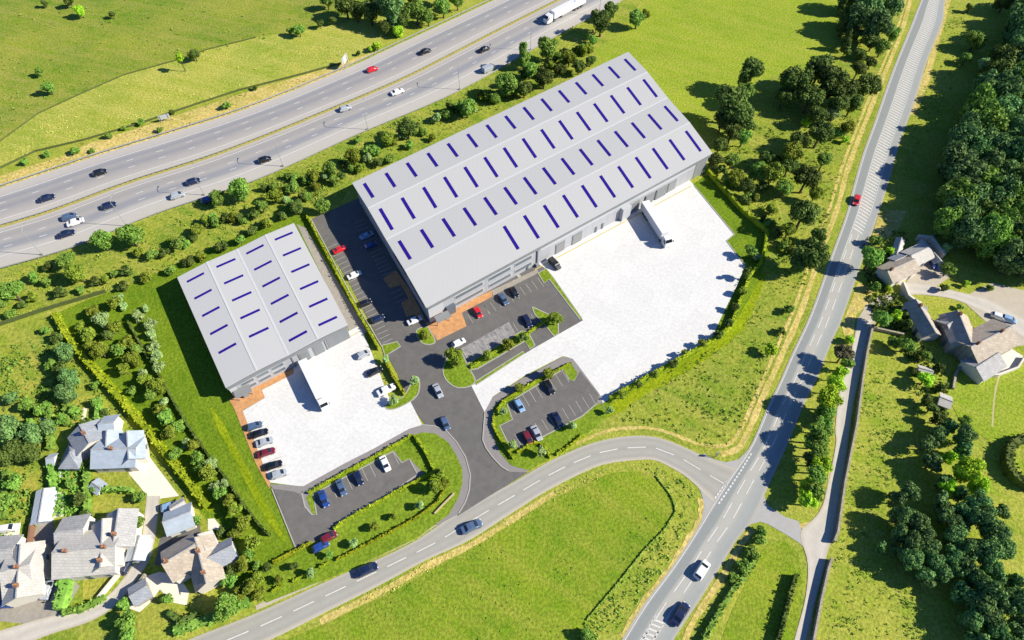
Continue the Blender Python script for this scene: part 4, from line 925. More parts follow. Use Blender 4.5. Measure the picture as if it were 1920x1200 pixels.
belt([(190, 600, 18, PL), (202, 628, 14, D), (163, 627, 16, O), (187, 657, 20, O), (150, 612, 12, O), (247, 673, 18, O), (267, 700, 10, PL), (293, 723, 18, O), (247, 733, 10, MI), (307, 755, 12, PL), (312, 782, 17, MI), (213, 567, 14, O), (270, 713, 14, O), (284, 738, 14, MI), (297, 768, 14, O), (232, 692, 14, O), (222, 655, 14, MI), (175, 582, 14, O), (238, 640, 15, O), (215, 612, 14, O), (255, 655, 14, MI), (170, 650, 15, O)],
     'in the upper tree belt', 'upper tree belt beside the village')
belt([(222, 560, 11, PL), (232, 575, 10, PL), (260, 592, 14, PL), (283, 608, 14, PL), (285, 628, 12, PL), (288, 648, 13, PL), (294, 668, 14, PL), (298, 688, 13, PL), (272, 578, 9, PL)],
     'in the row beside the thin hedge', 'pale shrubs above the hedge line', cat='shrub', name='shrub', hf=.85, order='top')
belt([(317, 813, 17, O), (350, 833, 12, PL), (370, 860, 15, MI), (390, 887, 18, O), (402, 912, 12, PL), (421, 908, 11, PL), (427, 938, 17, O), (457, 980, 16, O), (335, 800, 14, MI), (330, 850, 13.5, MI), (362, 835, 14, O), (395, 870, 14, PL), (412, 925, 14, MI), (440, 955, 15, O), (440, 1000, 15, O), (465, 1040, 15, MI), (482, 1085, 14, O), (450, 1112, 15, O), (430, 1090, 15, MI), (487, 1112, 14, O), (378, 875, 14, MI), (473, 1017, 17, O), (453, 1060, 19, O), (467, 1100, 19, O), (436, 1070, 14, D), (480, 1060, 12, MI)],
     'in the lower tree belt', 'lower tree belt beside the village', order='top')
belt([(423, 1138, 27, MI), (233, 1133, 14, MI), (237, 1165, 20, MI), (240, 1192, 18, MI), (313, 1123, 12, MI), (257, 980, 14, MI), (262, 933, 13, MI), (160, 873, 11, MI), (133, 905, 12, MI), (150, 935, 15, D), (160, 968, 13, D), (368, 975, 13, MI), (415, 1000, 12, D), (395, 1010, 9, D)],
     'among the village gardens', 'trees among the village gardens')
belt([(50, 850, 24, D), (20, 852, 26, D), (57, 815, 20, WD), (87, 803, 14, WD), (10, 805, 24, WD), (113, 690, 14, D), (122, 660, 15, WD), (130, 707, 17, WD), (125, 735, 18, WD), (95, 682, 13, MI), (140, 770, 13, MI), (180, 755, 12, MI), (83, 767, 16, MI), (115, 785, 14, MI), (105, 633, 13, D), (85, 620, 9, MI), (177, 722, 10, MI), (25, 905, 18, MI), (10, 940, 18, MI), (160, 795, 12, D), (196, 775, 10, D), (50, 760, 14, MI), (20, 745, 12, WD)],
     'in the garden copse left of the village', 'copse left of the village', order='top')
belt([(1408, 133, 26, D), (1372, 187, 30, D), (1387, 215, 25, D), (1373, 245, 18, D), (1373, 300, 13, MI), (1395, 255, 15, MI), (1350, 270, 14, D), (1355, 225, 17, D), (1398, 172, 18, MI), (1400, 236, 17, D), (1342, 300, 14, D), (1422, 318, 15, MI), (1380, 330, 14, O), (1402, 350, 14, D)], 'right of the huge warehouse', 'trees in the field right of the huge warehouse')
belt([(1495, 150, 27, D), (1537, 130, 25, D), (1557, 150, 28, D), (1582, 168, 26, D), (1627, 160, 23, D), (1573, 197, 20, D), (1563, 214, 14, PL), (1540, 247, 22, D), (1570, 250, 13, MI), (1487, 287, 22, O), (1512, 230, 12, LI), (1600, 192, 18, D), (1520, 180, 22, D), (1532, 215, 17, D), (1590, 240, 14, O), (1480, 310, 16, D), (1500, 262, 17, D), (1545, 300, 15, MI), (1470, 180, 16, D), (1610, 128, 14, D)],
     'in the copse left of the main road', 'copse left of the main road')
belt([(1514, 332, 23, D), (1450, 323, 20, O), (1508, 400, 25, D), (1522, 475, 28, D), (1502, 492, 19, D), (1445, 655, 14, LI), (1430, 350, 12, D), (1410, 330, 12, MI), (1463, 300, 12, D), (1585, 262, 8, LI), (1420, 482, 10, PL), (1470, 352, 15, MI), (1530, 362, 14, O), (1440, 296, 15, D), (1480, 430, 14, O), (1535, 440, 14, D), (1480, 580, 11, MI), (1465, 620, 9, D)],
     'on the slope left of the main road', 'trees on the rough slope left of the main road', order='top')
belt([(1583, 4, 12, D, 'cone'), (1585, 24, 12, D, 'cone'), (1582, 44, 12, D, 'cone'), (1590, 70, 12, D, 'cone'), (1588, 88, 11, D, 'cone'), (1607, 33, 22, WD), (1627, 18, 24, WD), (1647, 50, 22, WD), (1673, 62, 16, MI), (1668, 20, 18, WD), (1605, 62, 16, D), (1655, 88, 17, MI), (1638, 78, 16, D), (1613, 102, 12, D), (1633, 118, 12, D), (1640, -5, 20, WD), (1600, -8, 20, WD)],
     'in the top copse beside the main road', 'top copse beside the main road', order='top')
belt([(1583, 662, 16, BR), (1577, 700, 14, LI), (1557, 747, 22, LI), (1550, 790, 13, BR), (1594, 637, 9, LI), (1543, 773, 13, MI), (1537, 813, 20, MI), (1533, 842, 18, MI), (1540, 873, 18, LI), (1513, 905, 13, LI, 'cone'), (1514, 936, 15, LI), (1530, 922, 15, MI), (1522, 862, 14, D), (1568, 722, 16, LI), (1550, 768, 16, MI), (1545, 798, 16, MI), (1530, 888, 18, MI), (1525, 828, 15, MI), (1588, 680, 14, MI)],
     'between main road and farm lane', 'trees between the main road and the farm lane', order='top', hf=None)
belt([(1423, 1013, 14, MI), (1410, 1035, 14, MI), (1392, 1060, 14, MI), (1374, 1083, 12, MI), (1428, 997, 11, MI), (1100, 1192, 17, MI)], 'on the lower main road verge', 'bushes on the lower road verge', cat='bush', name='bush', hf=.8)
belt([(1810, 817, 18, WD), (1777, 857, 14, LI), (1773, 910, 14, LI), (1817, 883, 24, LI), (1832, 910, 17, LI), (1805, 843, 15, WD), (1833, 943, 21, WD), (1840, 973, 22, WD), (1867, 1000, 22, WD), (1880, 1027, 20, WD), (1850, 1033, 22, WD), (1820, 1033, 20, WD), (1857, 1067, 19, WD), (1790, 1007, 19, WD), (1793, 1070, 14, WD), (1833, 1090, 18, WD), (1857, 1112, 22, WD), (1840, 1135, 20, WD), (1876, 1135, 20, WD), (1860, 1162, 20, WD), (1867, 1187, 20, WD), (1807, 960, 18, WD), (1777, 970, 18, WD), (1750, 867, 15, WD), (1740, 833, 14, WD), (1880, 960, 12, WD), (1765, 940, 16, WD), (1800, 925, 14, WD), (1912, 1130, 24, WD), (1900, 1090, 16, WD), (1915, 1180, 22, WD), (1890, 1215, 22, WD), (1850, 1220, 20, WD), (1785, 1042, 17, WD), (1810, 1062, 17, WD), (1800, 1110, 16, WD), (1825, 1130, 17, WD), (1822, 1165, 18, WD), (1835, 1200, 18, WD), (1800, 985, 16, WD), (1770, 905, 14, WD), (1870, 1090, 16, WD), (1760, 815, 14, WD), (1780, 800, 12, WD)],
     'in the lower right wood', 'trees of the lower right wood', shared=True, hf=1.6)
belt([(1703, 923, 18, WD), (1683, 935, 14, WD), (1693, 967, 18, WD), (1720, 980, 18, WD), (1732, 1003, 18, WD), (1687, 1000, 16, WD), (1713, 1020, 18, WD), (1742, 1030, 18, WD), (1752, 1052, 18, WD), (1707, 1050, 18, WD), (1730, 1075, 16, WD), (1765, 1075, 16, WD), (1737, 1092, 12, WD), (1652, 1027, 10, WD), (1683, 1033, 12, WD)],
     'in the meadow clump', 'trees of the narrow clump on the meadow', shared=True, hf=1.6)
belt([(1637, 482, 22, MI), (1642, 452, 13, MI), (1670, 470, 10, LI), (1640, 537, 13, MI), (1665, 540, 8, LI), (1653, 597, 19, MI), (1680, 592, 13, LI), (1778, 506, 15, MI), (1773, 467, 12, PL), (1700, 607, 14, D), (1700, 647, 18, MI), (1673, 643, 12, MI), (1737, 667, 14, MI), (1737, 710, 17, LI), (1717, 700, 10, D), (1760, 690, 12, D), (1763, 727, 11, D), (1737, 750, 14, D), (1807, 790, 13, MI), (1747, 765, 14, D), (1760, 785, 16, D), (1812, 533, 8, LI), (1857, 540, 8, MI), (1700, 590, 12, D), (1770, 540, 10, D), (1800, 575, 7, MI)],
     'around the farm cottages', 'trees around the farm cottages', order='top')
belt([(1400, 512, 11, D, 'tall'), (1394, 545, 9, O), (1378, 575, 9, D), (1367, 605, 10, D), (1347, 627, 10, D), (1318, 642, 9, O), (1283, 660, 8, O), (1262, 682, 10, D), (1228, 702, 8, O), (1198, 720, 9, D), (1168, 740, 10, O), (1408, 470, 12, MI)],
     'along the large concrete yard edge', 'young trees along the large yard', hf=1.7, order='top')
belt([(797, 628, 13, O), (851, 668, 19, O), (915, 667, 13, O), (952, 646, 12, O), (980, 632, 11, D), (1040, 598, 17, O), (1028, 700, 13, O), (973, 727, 11, O)],
     'on the planted islands between the car parks', 'trees on the planted islands', hf=1.2)
belt([(944, 772, 9, PL), (962, 834, 11, PL), (1016, 846, 11, PL), (1074, 798, 10, PL), (1144, 770, 9, PL), (777, 714, 10, PL), (738, 750, 10, PL), (724, 674, 9, PL), (787, 948, 10, PL), (663, 1018, 10, PL), (582, 1073, 11, PL)],
     'on the estate lawns', 'young pale trees on the estate lawns', hf=1.5)
belt([(824, 888, 15, O), (816, 912, 16, O), (834, 905, 11, O), (739, 967, 9, O), (702, 987, 10, O), (617, 1040, 9, MI), (500, 1062, 11, D), (552, 1062, 9, D), (522, 1085, 10, O)],
     'on the lawn by the roadside hedge', 'trees on the lawn above the roadside hedge', hf=1.5)
belt([(647, 8, 22, D), (667, 20, 18, D), (693, 20, 22, D), (733, 15, 25, WD), (753, 33, 19, D), (780, 20, 22, MI), (802, 30, 16, MI), (830, 12, 18, MI), (857, 0, 16, MI), (722, 50, 14, D), (748, 58, 13, LI), (707, 86, 10, LI), (613, 2, 14, MI), (770, -10, 22, D), (700, -12, 22, D), (820, -14, 20, D), (750, 10, 14, D)],
     'in the clump above the motorway', 'clump at the top edge above the motorway')
belt([(46, 303, 8, MI), (88, 289, 8, MI), (141, 282, 9, MI), (172, 282, 6, MI), (203, 254, 8, MI), (232, 240, 6, MI), (264, 229, 8, MI), (322, 210, 6, D), (424, 197, 9, MI), (300, 243, 7, MI), (478, 165, 6, D), (697, 92, 7, LI), (672, 100, 6, D)],
     'along the field wall above the motorway', 'bushes along the field wall above the motorway', cat='bush', name='bush', hf=.85)
belt([(336, 108, 9, LI, 'round', 3.2), (364, 102, 12, D), (72, 134, 9, MI), (90, 163, 14, MI), (150, 20, 12, LI), (210, 27, 7, D), (560, 56, 12, MI), (624, 38, 8, D), (600, 44, 8, D), (130, 3, 10, D), (83, 6, 7, D), (545, 58, 8, MI)],
     'on the upper hill pasture', 'bushes on the upper hill pasture', hf=1.2, cat='bush', name='bush')
fr_ = random.Random(8)
def infill(path, n, spread, where, group, kinds):
    L_ = []
    for i in range(n):
        t = (i + fr_.uniform(-.3, .3)) / n * (len(path) - 1); t = min(max(t, 0), len(path) - 1.001); k = int(t)
        x = lerp(path[k][0], path[k + 1][0], t - k); y = lerp(path[k][1], path[k + 1][1], t - k)
        L_.append((x, y + fr_.uniform(-spread, spread), fr_.uniform(8, 13), kinds[i % len(kinds)]))
    belt(L_, where, group, 'shrub', 'shrub', 'left', False, .9)
infill([(480, 375), (590, 345), (700, 300), (800, 245), (900, 195)], 30, 22, 'filling the bank left of the huge warehouse', 'low shrubs filling the middle bank', [MI, D, MI, O, PL])
infill([(900, 190), (980, 150), (1060, 110), (1125, 70)], 18, 16, 'in the thicket behind the huge warehouse', 'thicket behind the huge warehouse', [D, O, MI])
infill([(20, 570), (140, 530), (260, 480), (380, 430), (470, 400)], 22, 20, 'scattered on the lower left bank', 'low shrubs on the left bank', [MI, D, O])
infill([(1350, 310), (1400, 360), (1440, 400), (1470, 450), (1500, 520)], 14, 22, 'in the scrub right of the long yard hedge', 'scrub right of the long yard hedge', [D, MI, O])
# the big wood: sampled over its outline, each tree its own object
woodpoly = [Vector((x, y, 0)) for x, y in ((1885, 105), (1860, 150), (1828, 200), (1806, 260), (1788, 320), (1778, 380), (1772, 418), (1790, 425), (1850, 442), (1905, 485), (1975, 500), (1985, -20), (1925, -20), (1905, 50))]
pts_ = []; tr_ = random.Random(21)
for _ in range(9000):
    p = Vector((tr_.uniform(1735, 2080), tr_.uniform(-50, 560), 0)); rr = 25 + 5 * p.y / 600
    if inside(p, woodpoly) and all((p - q).length > rr * .92 for q in pts_): pts_.append(p)
belt([(p.x, p.y, 21 + 6 * p.y / 600 + tr_.uniform(-2, 5), WD if tr_.random() < .72 else MI if tr_.random() < .6 else D) for p in pts_], 'in the big right wood', 'trees of the big wood', shared=True, hf=1.3)
belt([(1830, 75, 20, MI), (1863, 103, 18, MI), (1905, 52, 22, MI), (1885, 5, 18, D), (1818, 14, 9, D), (1845, 120, 14, PL), (1812, 110, 12, MI)], 'on the upper margin of the big wood', 'trees on the upper margin of the big wood', hf=1.05)

# ------------------------------------------------------------------ vehicles
def loft(mb, st, mi=0):
    """st: list of (x, halfwidth bottom, halfwidth top, z0, z1)"""
    rings = []
    for x, wb, wt, z0, z1 in st:
        n = len(mb.v); zm = lerp(z0, z1, .55)
        mb.v += [Vector((x, -wb, z0)), Vector((x, -wb * 1.03, zm)), Vector((x, -wt, z1)), Vector((x, wt, z1)), Vector((x, wb * 1.03, zm)), Vector((x, wb, z0))]; rings.append(n)
    for n, m in zip(rings, rings[1:]):
        for k in range(6):
            j = (k + 1) % 6; mb.f.append((n + k, m + k, m + j, n + j)); mb.m.append(mi)
    mb.f.append(tuple(range(rings[0], rings[0] + 6))); mb.m.append(mi); mb.f.append(tuple(range(rings[-1] + 5, rings[-1] - 1, -1))); mb.m.append(mi)
def wheel_mesh(r=.32, w_=.22):
    m = MB(); m.tube([Vector((0, -w_ / 2, 0)), Vector((0, w_ / 2, 0))], r, 14); return m
def car_proto(style):
    L = {'hatch': 4.1, 'saloon': 4.6, 'van': 5.2}[style]; h = L / 2; W_ = .88 if style != 'van' else .97
    root = empty('car' if style != 'van' else 'van')
    b = MB()
    if style == 'van':
        loft(b, [(-h, W_ * .93, W_ * .9, .35, 1.75), (-h + .12, W_, W_ * .93, .28, 1.95), (h - 1.5, W_, W_ * .93, .25, 2.0), (h - .75, W_, W_ * .9, .25, 1.35), (h - .1, W_ * .93, W_ * .85, .3, 1.0), (h, W_ * .85, W_ * .8, .4, .8)])
        cab = None
    else:
        loft(b, [(-h, W_ * .82, W_ * .78, .42, .78), (-h + .15, W_ * .95, W_ * .88, .3, .9), (-h * .6, W_, W_ * .92, .24, .95), (0, W_, W_ * .93, .22, .95), (h * .5, W_, W_ * .9, .24, .9), (h - .25, W_ * .94, W_ * .82, .28, .76), (h, W_ * .78, W_ * .7, .38, .66)])
        r0 = -h + (.15 if style == 'hatch' else .75); r1 = r0 + (.45 if style == 'hatch' else .6); f1 = h * .28; f0 = f1 + .75
        loft(b, [(r0, W_ * .86, W_ * .82, .9, .96), (r1, W_ * .88, W_ * .72, .9, 1.42), ((r1 + f1) / 2, W_ * .88, W_ * .74, .9, 1.47), (f1, W_ * .88, W_ * .7, .9, 1.42), (f0, W_ * .84, W_ * .8, .88, .93)])
        cab = (r0, r1, f1, f0)
    body = b.build('body', PAINT['white'], root, sm=False)
    bv = body.modifiers.new('bevel', 'BEVEL'); bv.width = .05; bv.segments = 2; bv.limit_method = 'ANGLE'
    if cab:
        r0, r1, f1, f0 = cab; e = .025
        g_ = MB(); g_.face([(f1 + .02, -W_ * .68, 1.42 + e), (f0 - .05, -W_ * .76, .96 + e), (f0 - .05, W_ * .76, .96 + e), (f1 + .02, W_ * .68, 1.42 + e)]); g_.build('windscreen', M['glass'], root)
        g_ = MB(); g_.face([(r1 - .02, -W_ * .68, 1.41 + e), (r0 + .08, -W_ * .76, 1.02 + e), (r0 + .08, W_ * .76, 1.02 + e), (r1 - .02, W_ * .68, 1.41 + e)]); g_.build('rear_window', M['glass'], root)
        for s_ in (-1, 1):
            g_ = MB(); g_.face([(r1 - .15, s_ * (W_ * .89 + .015), 1.0), (f1 + .4, s_ * (W_ * .89 + .015), 1.0), (f1, s_ * (W_ * .76 + .02), 1.36), (r1 + .05, s_ * (W_ * .76 + .02), 1.36)]); g_.build('side_window', M['glass'], root)
    else:
        g_ = MB(); g_.face([(h - 1.46, -W_ * .85, 1.93), (h - .78, -W_ * .86, 1.42), (h - .78, W_ * .86, 1.42), (h - 1.46, W_ * .85, 1.93)]); g_.build('windscreen', M['glass'], root)
    for s_ in (-1, 1):
        for x in (-h * .62, h * .62):
            wo = wheel_mesh().build('wheel', M['tyre'], root); wo.location = (x, s_ * (W_ - .08), .32)
            rm = wheel_mesh(.2, .24).build('rim', M['rim'], wo)
        l_ = MB(); l_.box(h - .22, h - .02, s_ * W_ * .62 - .16, s_ * W_ * .62 + .16, .56, .72); l_.build('headlight', M['lamp'], root)
        l_ = MB(); l_.box(-h - .015, -h + .12, s_ * W_ * .66 - .12, s_ * W_ * .66 + .12, .62, .8); l_.build('tail_light', M['tail'], root)
    return root
PROTO = {s_: car_proto(s_) for s_ in ('hatch', 'saloon', 'van')}; USED = {s_: False for s_ in PROTO}
def copy_tree(o, parent=None):
    c_ = o.copy(); col.objects.link(c_); c_.parent = parent
    for ch in o.children: copy_tree(ch, c_)
    return c_
def car(x, y, dx, dy, colour, label, style='hatch', z=.07, sc_=1.0, group=None):
    """x,y body centre, dx,dy heading in photo pixels"""
    if USED[style]: o = copy_tree(PROTO[style])
    else: o = PROTO[style]; USED[style] = True
    p = P(x, y, .7); q = P(x + dx, y + dy, .7)
    o.location = (p.x, p.y, z); o.rotation_euler = (0, 0, math.atan2(q.y - p.y, q.x - p.x)); o.scale = (sc_,) * 3
    for ch in o.children:
        if ch.name.split('.')[0] == 'body':
            ch.material_slots[0].link = 'OBJECT'; ch.material_slots[0].material = PAINT[colour]
    tag(o, label, 'van' if style == 'van' else 'car', group)
mg = 'cars on the motorway'
for c_ in ((87, 371, 3, -1, 'navy', 'navy car nearest the left end of the upper motorway carriageway', 'saloon'),
           (187, 323, 3, -1, 'black', 'black car on the upper motorway carriageway beyond the leftmost navy car', 'hatch'),
           (698, 130, 3, -1, 'red', 'bright red car on the upper motorway carriageway', 'hatch'),
           (797, 96, 3, -1.2, 'black', 'black car just ahead of the bright red car on the motorway', 'saloon'),
           (204, 385, 3, -1, 'navy', 'navy car alone in the left part of the lower motorway carriageway', 'hatch'),
           (124, 438, 3, -1, 'navy', 'navy car nearest the hard shoulder below the tight motorway cluster', 'saloon'),
           (141, 416, 3, -1, 'white', 'white car in the tight cluster of cars on the lower motorway carriageway', 'saloon'),
           (130, 406, 3, -1, 'slate', 'slate blue car at the back of the tight motorway cluster', 'hatch'),
           (362, 340, 3, -1, 'navy', 'dark car on the motorway above the white car near the bank trees', 'hatch'),
           (332, 366, 3, -1, 'silver', 'silver car on the hard shoulder side near the bank trees', 'hatch'),
           (390, 374, 3, -1, 'blue', 'blue car partly hidden by the bank trees', 'hatch'),
           (496, 299, 3, -1, 'black', 'black car on the lower carriageway beside a lamp post', 'hatch'),
           (647, 203, 3, -1, 'silver', 'small silver car in the fast lane of the lower carriageway', 'hatch'),
           (745, 172, 3, -1.1, 'white', 'white car on the lower motorway carriageway with a dark windscreen', 'saloon'),
           (908, 92, 3, -1.3, 'black', 'black car on the lower carriageway nearest the white lorry', 'saloon'),
           (917, 129, 3, -1.3, 'silver', 'silver van on the motorway hard shoulder under the trees', 'van')):
    car(*c_[:6], c_[6], .075, 1.0, mg)
lg = 'cars on the local roads'
car(687, 1068, 2, -.9, 'navy', 'dark navy car driving on the local road at the bottom', 'saloon', .075, 1.0, lg)
car(884, 987, 2, -.95, 'slate', 'slate blue car on the local road below the entrance', 'saloon', .075, 1.0, lg)
car(1316, 1069, 1.3, -2, 'white', 'white car driving on the lower main road', 'hatch', .085, 1.05, lg)
car(1276, 1151, 1.3, -2, 'navy', 'navy car at the bottom of the main road by the hatching', 'saloon', .085, 1.05, lg)
car(1606, 375, -1, 3, 'red', 'crimson red car alone high on the main road', 'hatch', .085, 1.0, lg)
pg = 'cars parked or driving on the estate'
S_ = .86
for c_ in ((821, 732, 1, 2.0, 'silver', 'silver car driving on the estate entrance road, upper of two', 'saloon'),
           (835, 793, 1, 2.1, 'slate', 'slate blue car driving on the estate entrance road, lower of two', 'hatch'),
           (860, 642, 2, -1, 'white', 'white car driving past the pale paved bays', 'hatch'),
           (896, 585, 1, 1.7, 'red', 'red car parked beside the orange paving', 'hatch'),
           (944, 560, 1, 1.5, 'slate', 'slate blue car parked under the office windows', 'saloon'),
           (964, 547, 1, 1.6, 'black', 'black car parked right of the slate blue one under the office windows', 'hatch'),
           (989, 601, 1, 1.9, 'navy', 'navy car parked beside the pale paved bays', 'saloon'),
           (777, 600, 2, -.9, 'white', 'white car parked at the shaded corner of the huge warehouse', 'saloon'),
           (637, 467, 2, -.9, 'red', 'red car parked in the narrow car park by the long hedge', 'saloon'),
           (664, 515, 2, -.9, 'white', 'white car parked in the narrow car park by the long hedge', 'saloon'),
           (684, 568, 2, -.9, 'black', 'black car parked in the narrow car park, middle of the hedge row', 'hatch'),
           (708, 597, 2, -.9, 'navy', 'navy car parked in the narrow car park, last of the hedge row', 'hatch'),
           (687, 441, 2, -.9, 'pale blue', 'pale blue car parked in shade against the huge warehouse', 'saloon'),
           (695, 459, 2, -.9, 'blue', 'blue car parked in shade next to the pale blue one', 'hatch'),
           (681, 664, 2, -1, 'silver', 'silver car parked at the upper right of the smaller concrete yard', 'hatch'),
           (702, 696, 2, -1, 'black', 'black car parked by the short hedge in the smaller yard', 'saloon'),
           (477, 798, 2, -.7, 'slate', 'slate blue car, topmost parked on the left of the smaller yard', 'hatch'),
           (486, 812, 2, -.7, 'black', 'black car second from the top on the left of the smaller yard', 'saloon'),
           (496, 828, 2, -.7, 'silver', 'silver car parked between a black and a maroon car', 'saloon'),
           (499, 848, 2, -.7, 'maroon', 'maroon car parked on the left of the smaller yard', 'saloon'),
           (512, 872, 2, -.7, 'black', 'black car second from the bottom on the left of the smaller yard', 'saloon'),
           (523, 888, 2, -.7, 'silver', 'silver car, bottom one parked on the left of the smaller yard', 'hatch'),
           (607, 935, 1, 2.4, 'blue', 'royal blue car, leftmost in the lower car park row', 'saloon'),
           (640, 914, 1, 2.4, 'slate', 'slate blue car, second from the left in the lower car park row', 'saloon'),
           (672, 896, 1, 2.4, 'navy', 'navy car, third from the left in the lower car park row', 'hatch'),
           (722, 869, 1, 2.2, 'white', 'white car, rightmost in the lower car park row', 'saloon'),
           (616, 1007, 2, -1.1, 'maroon', 'dark red car by the hedge gap of the lower car park', 'hatch'),
           (601, 1024, 2, -1.1, 'blue', 'blue car nearly hidden at the bottom of the lower car park', 'hatch'),
           (974, 760, 1, 1.7, 'pale blue', 'pale blue car at the left of the triangular car park', 'hatch'),
           (1030, 726, 1, 1.9, 'black', 'black car parked alone in the upper row of the triangular car park', 'saloon'),
           (1046, 787, 1, 1.9, 'navy', 'navy car, rightmost in the lower row of the triangular car park', 'saloon'),
           (1006, 812, 1, 1.9, 'silver', 'silver car in the lower row of the triangular car park', 'saloon'),
           (990, 821, 1, 1.9, 'maroon', 'maroon car, leftmost in the lower row of the triangular car park', 'hatch')):
    z = .11 if c_[0] < 760 and 640 < c_[1] < 900 and c_[0] < 720 and c_[5].find('yard') > 0 else (.18 if c_[1] > 690 and (c_[0] > 900 or c_[1] > 860) else .075)
    car(*c_[:6], c_[6], z, S_, pg)
car(724, 731, 2, -1, 'white', 'white car parked lowest by the short hedge in the smaller yard', 'saloon', .11, 1.0, pg)
car(1040, 495, 1.2, 1.2, 'black', 'black van parked at the corner of the large concrete yard', 'van', .11, .8, pg)
vg = 'cars parked around the village and farm'
car(318, 949, 3, -1, 'pale blue', 'pale blue car at the top of the village lane', 'hatch', .07, .9, vg)
car(69, 1103, 1, -2.5, 'white', 'white car on the village gravel driveway', 'hatch', .06, .9, vg)
car(89, 1104, 1, -2.5, 'silver', 'silver car on the village gravel driveway', 'saloon', .06, .9, vg)
car(14, 990, 3, -.5, 'white', 'white car on the small tan patio at the left village edge', 'hatch', .07, .9, vg)
car(10, 1132, 3, -.3, 'blue', 'blue car at the left edge of the village driveway', 'hatch', .06, .9, vg)
car(1873, 593, 3, 1, 'white', 'white car in the farm yard', 'hatch', .07, .9, vg)
car(1892, 598, 3, 1, 'pale blue', 'pale blue car in the farm yard', 'hatch', .07, .9, vg)
car(1750, 493, 1, 2, 'blue', 'blue car in the shade beside the barn', 'hatch', .07, .9, vg)
car(236, 1060, 1, -2, 'navy', 'navy car between the outbuilding and the village lane', 'hatch', .04, .9, vg)

def lorry(x0, y0, x1, y1, z, label, trailer=13.6, group='white articulated lorries'):
    """tail px -> nose px on the ground"""
    a, b_ = P(x0, y0), P(x1, y1); L = (b_ - a).length; k = L / 16.4; mid_ = (a + b_) / 2
    r = empty('lorry', (mid_.x, mid_.y, z), math.atan2(b_.y - a.y, b_.x - a.x)); r.scale = (k, min(.92, k), min(.92, k)); tag(r, label, 'lorry', group)
    t0, t1 = -8.2, 5.3
    m = MB(); m.box(t0, t1, -1.27, 1.27, 1.15, 3.95); tr_ = m.build('trailer', PAINT['white'], r)
    bv = tr_.modifiers.new('bevel', 'BEVEL'); bv.width = .07; bv.segments = 2
    m = MB(); m.box(t0 - .03, t0, -1.15, -.02, 1.25, 3.8); m.build('rear_door', M['white_clad'], tr_)
    m = MB(); m.box(t0 - .03, t0, .02, 1.15, 1.25, 3.8); m.build('rear_door', M['white_clad'], tr_)
    m = MB(); m.box(t0 + .2, 7.6, -.55, .55, .75, 1.13); m.build('chassis', M['door_blue'], r)
    m = MB(); m.box(-2.2, 2.0, -1.24, -1.18, .45, 1.13); m.box(-2.2, 2.0, 1.18, 1.24, .45, 1.13); m.build('side_guard', M['steel'], r)
    c_ = MB(); loft(c_, [(5.85, 1.2, 1.15, .7, 3.2), (6.1, 1.24, 1.18, .6, 3.6), (7.6, 1.24, 1.12, .5, 3.35), (8.1, 1.22, 1.1, .5, 2.3), (8.2, 1.15, 1.05, .5, 1.4)])
    cb = c_.build('cab', PAINT['white'], r); bv = cb.modifiers.new('bevel', 'BEVEL'); bv.width = .08; bv.segments = 2
    g_ = MB(); g_.face([(7.68, -1.02, 3.25), (8.13, -1.05, 2.3), (8.13, 1.05, 2.3), (7.68, 1.02, 3.25)]); g_.build('windscreen', M['glass'], cb)
    for s_ in (-1, 1):
        g_ = MB(); g_.face([(6.8, s_ * 1.275, 2.0), (7.7, s_ * 1.275, 2.0), (7.5, s_ * 1.22, 2.9), (6.8, s_ * 1.22, 2.9)]); g_.build('side_window', M['glass'], cb)
        g_ = MB(); g_.box(8.15, 8.25, s_ * .9 - .2, s_ * .9 + .2, .75, .95); g_.build('headlight', M['lamp'], cb)
        g_ = MB(); g_.box(7.8, 7.95, s_ * 1.45 - .12, s_ * 1.45 + .12, 2.1, 2.7); g_.build('mirror', M['tyre'], cb)
        for x in (-6.6, -5.3, -4.0, 5.0, 7.2):
            m = MB(); m.tube([Vector((0, -.16, 0)), Vector((0, .16, 0))], .5, 14); wo = m.build('wheel', M['tyre'], r); wo.location = (x, s_ * 1.05, .5)
            m = MB(); m.tube([Vector((0, -.17, 0)), Vector((0, .17, 0))], .27, 10); m.build('rim', M['rim'], wo)
lorry(573, 688, 613, 770, .11, 'white articulated lorry docked at the smaller warehouse')
lorry(1206, 394, 1252, 466, .11, 'white articulated lorry docked at the huge warehouse')
lorry(1094, 8, 1022, 46, .08, 'white articulated lorry driving on the motorway')

# ------------------------------------------------------------------ lamp posts and signs
def lamp_proto():
    r = empty('lamp_post'); m = MB(); m.tube([Vector((0, 0, 0)), Vector((0, 0, 9.5))], .09, 8, taper=.05); m.build('pole', M['steel'], r)
    m = MB(); m.tube([Vector((0, 0, 9.4)), Vector((0, .9, 9.9)), Vector((0, 2.0, 10))], .06, 6); m.build('arm', M['steel'], r)
    m = MB(); m.box(-.12, .12, 1.9, 2.5, 9.9, 10.02); m.build('lamp_head', M['door_grey'], r)
    m = MB(); m.box(-.25, .25, -.25, .25, 0, .5); m.build('base', M['door_grey'], r); return r
lp = lamp_proto(); lamps = [(531, 312), (690, 243), (862, 168), (995, 94), (1123, 28), (383, 366), (238, 424), (80, 478)]
lamps.sort()
for i, (x, y) in enumerate(lamps):
    o = lp if i == 0 else copy_tree(lp); o.location = P(x, y, 0)
    tag(o, f'grey lamp post on the lower edge of the motorway, {ORD[i]} from the left', 'lamp post', 'lamp posts along the motorway')
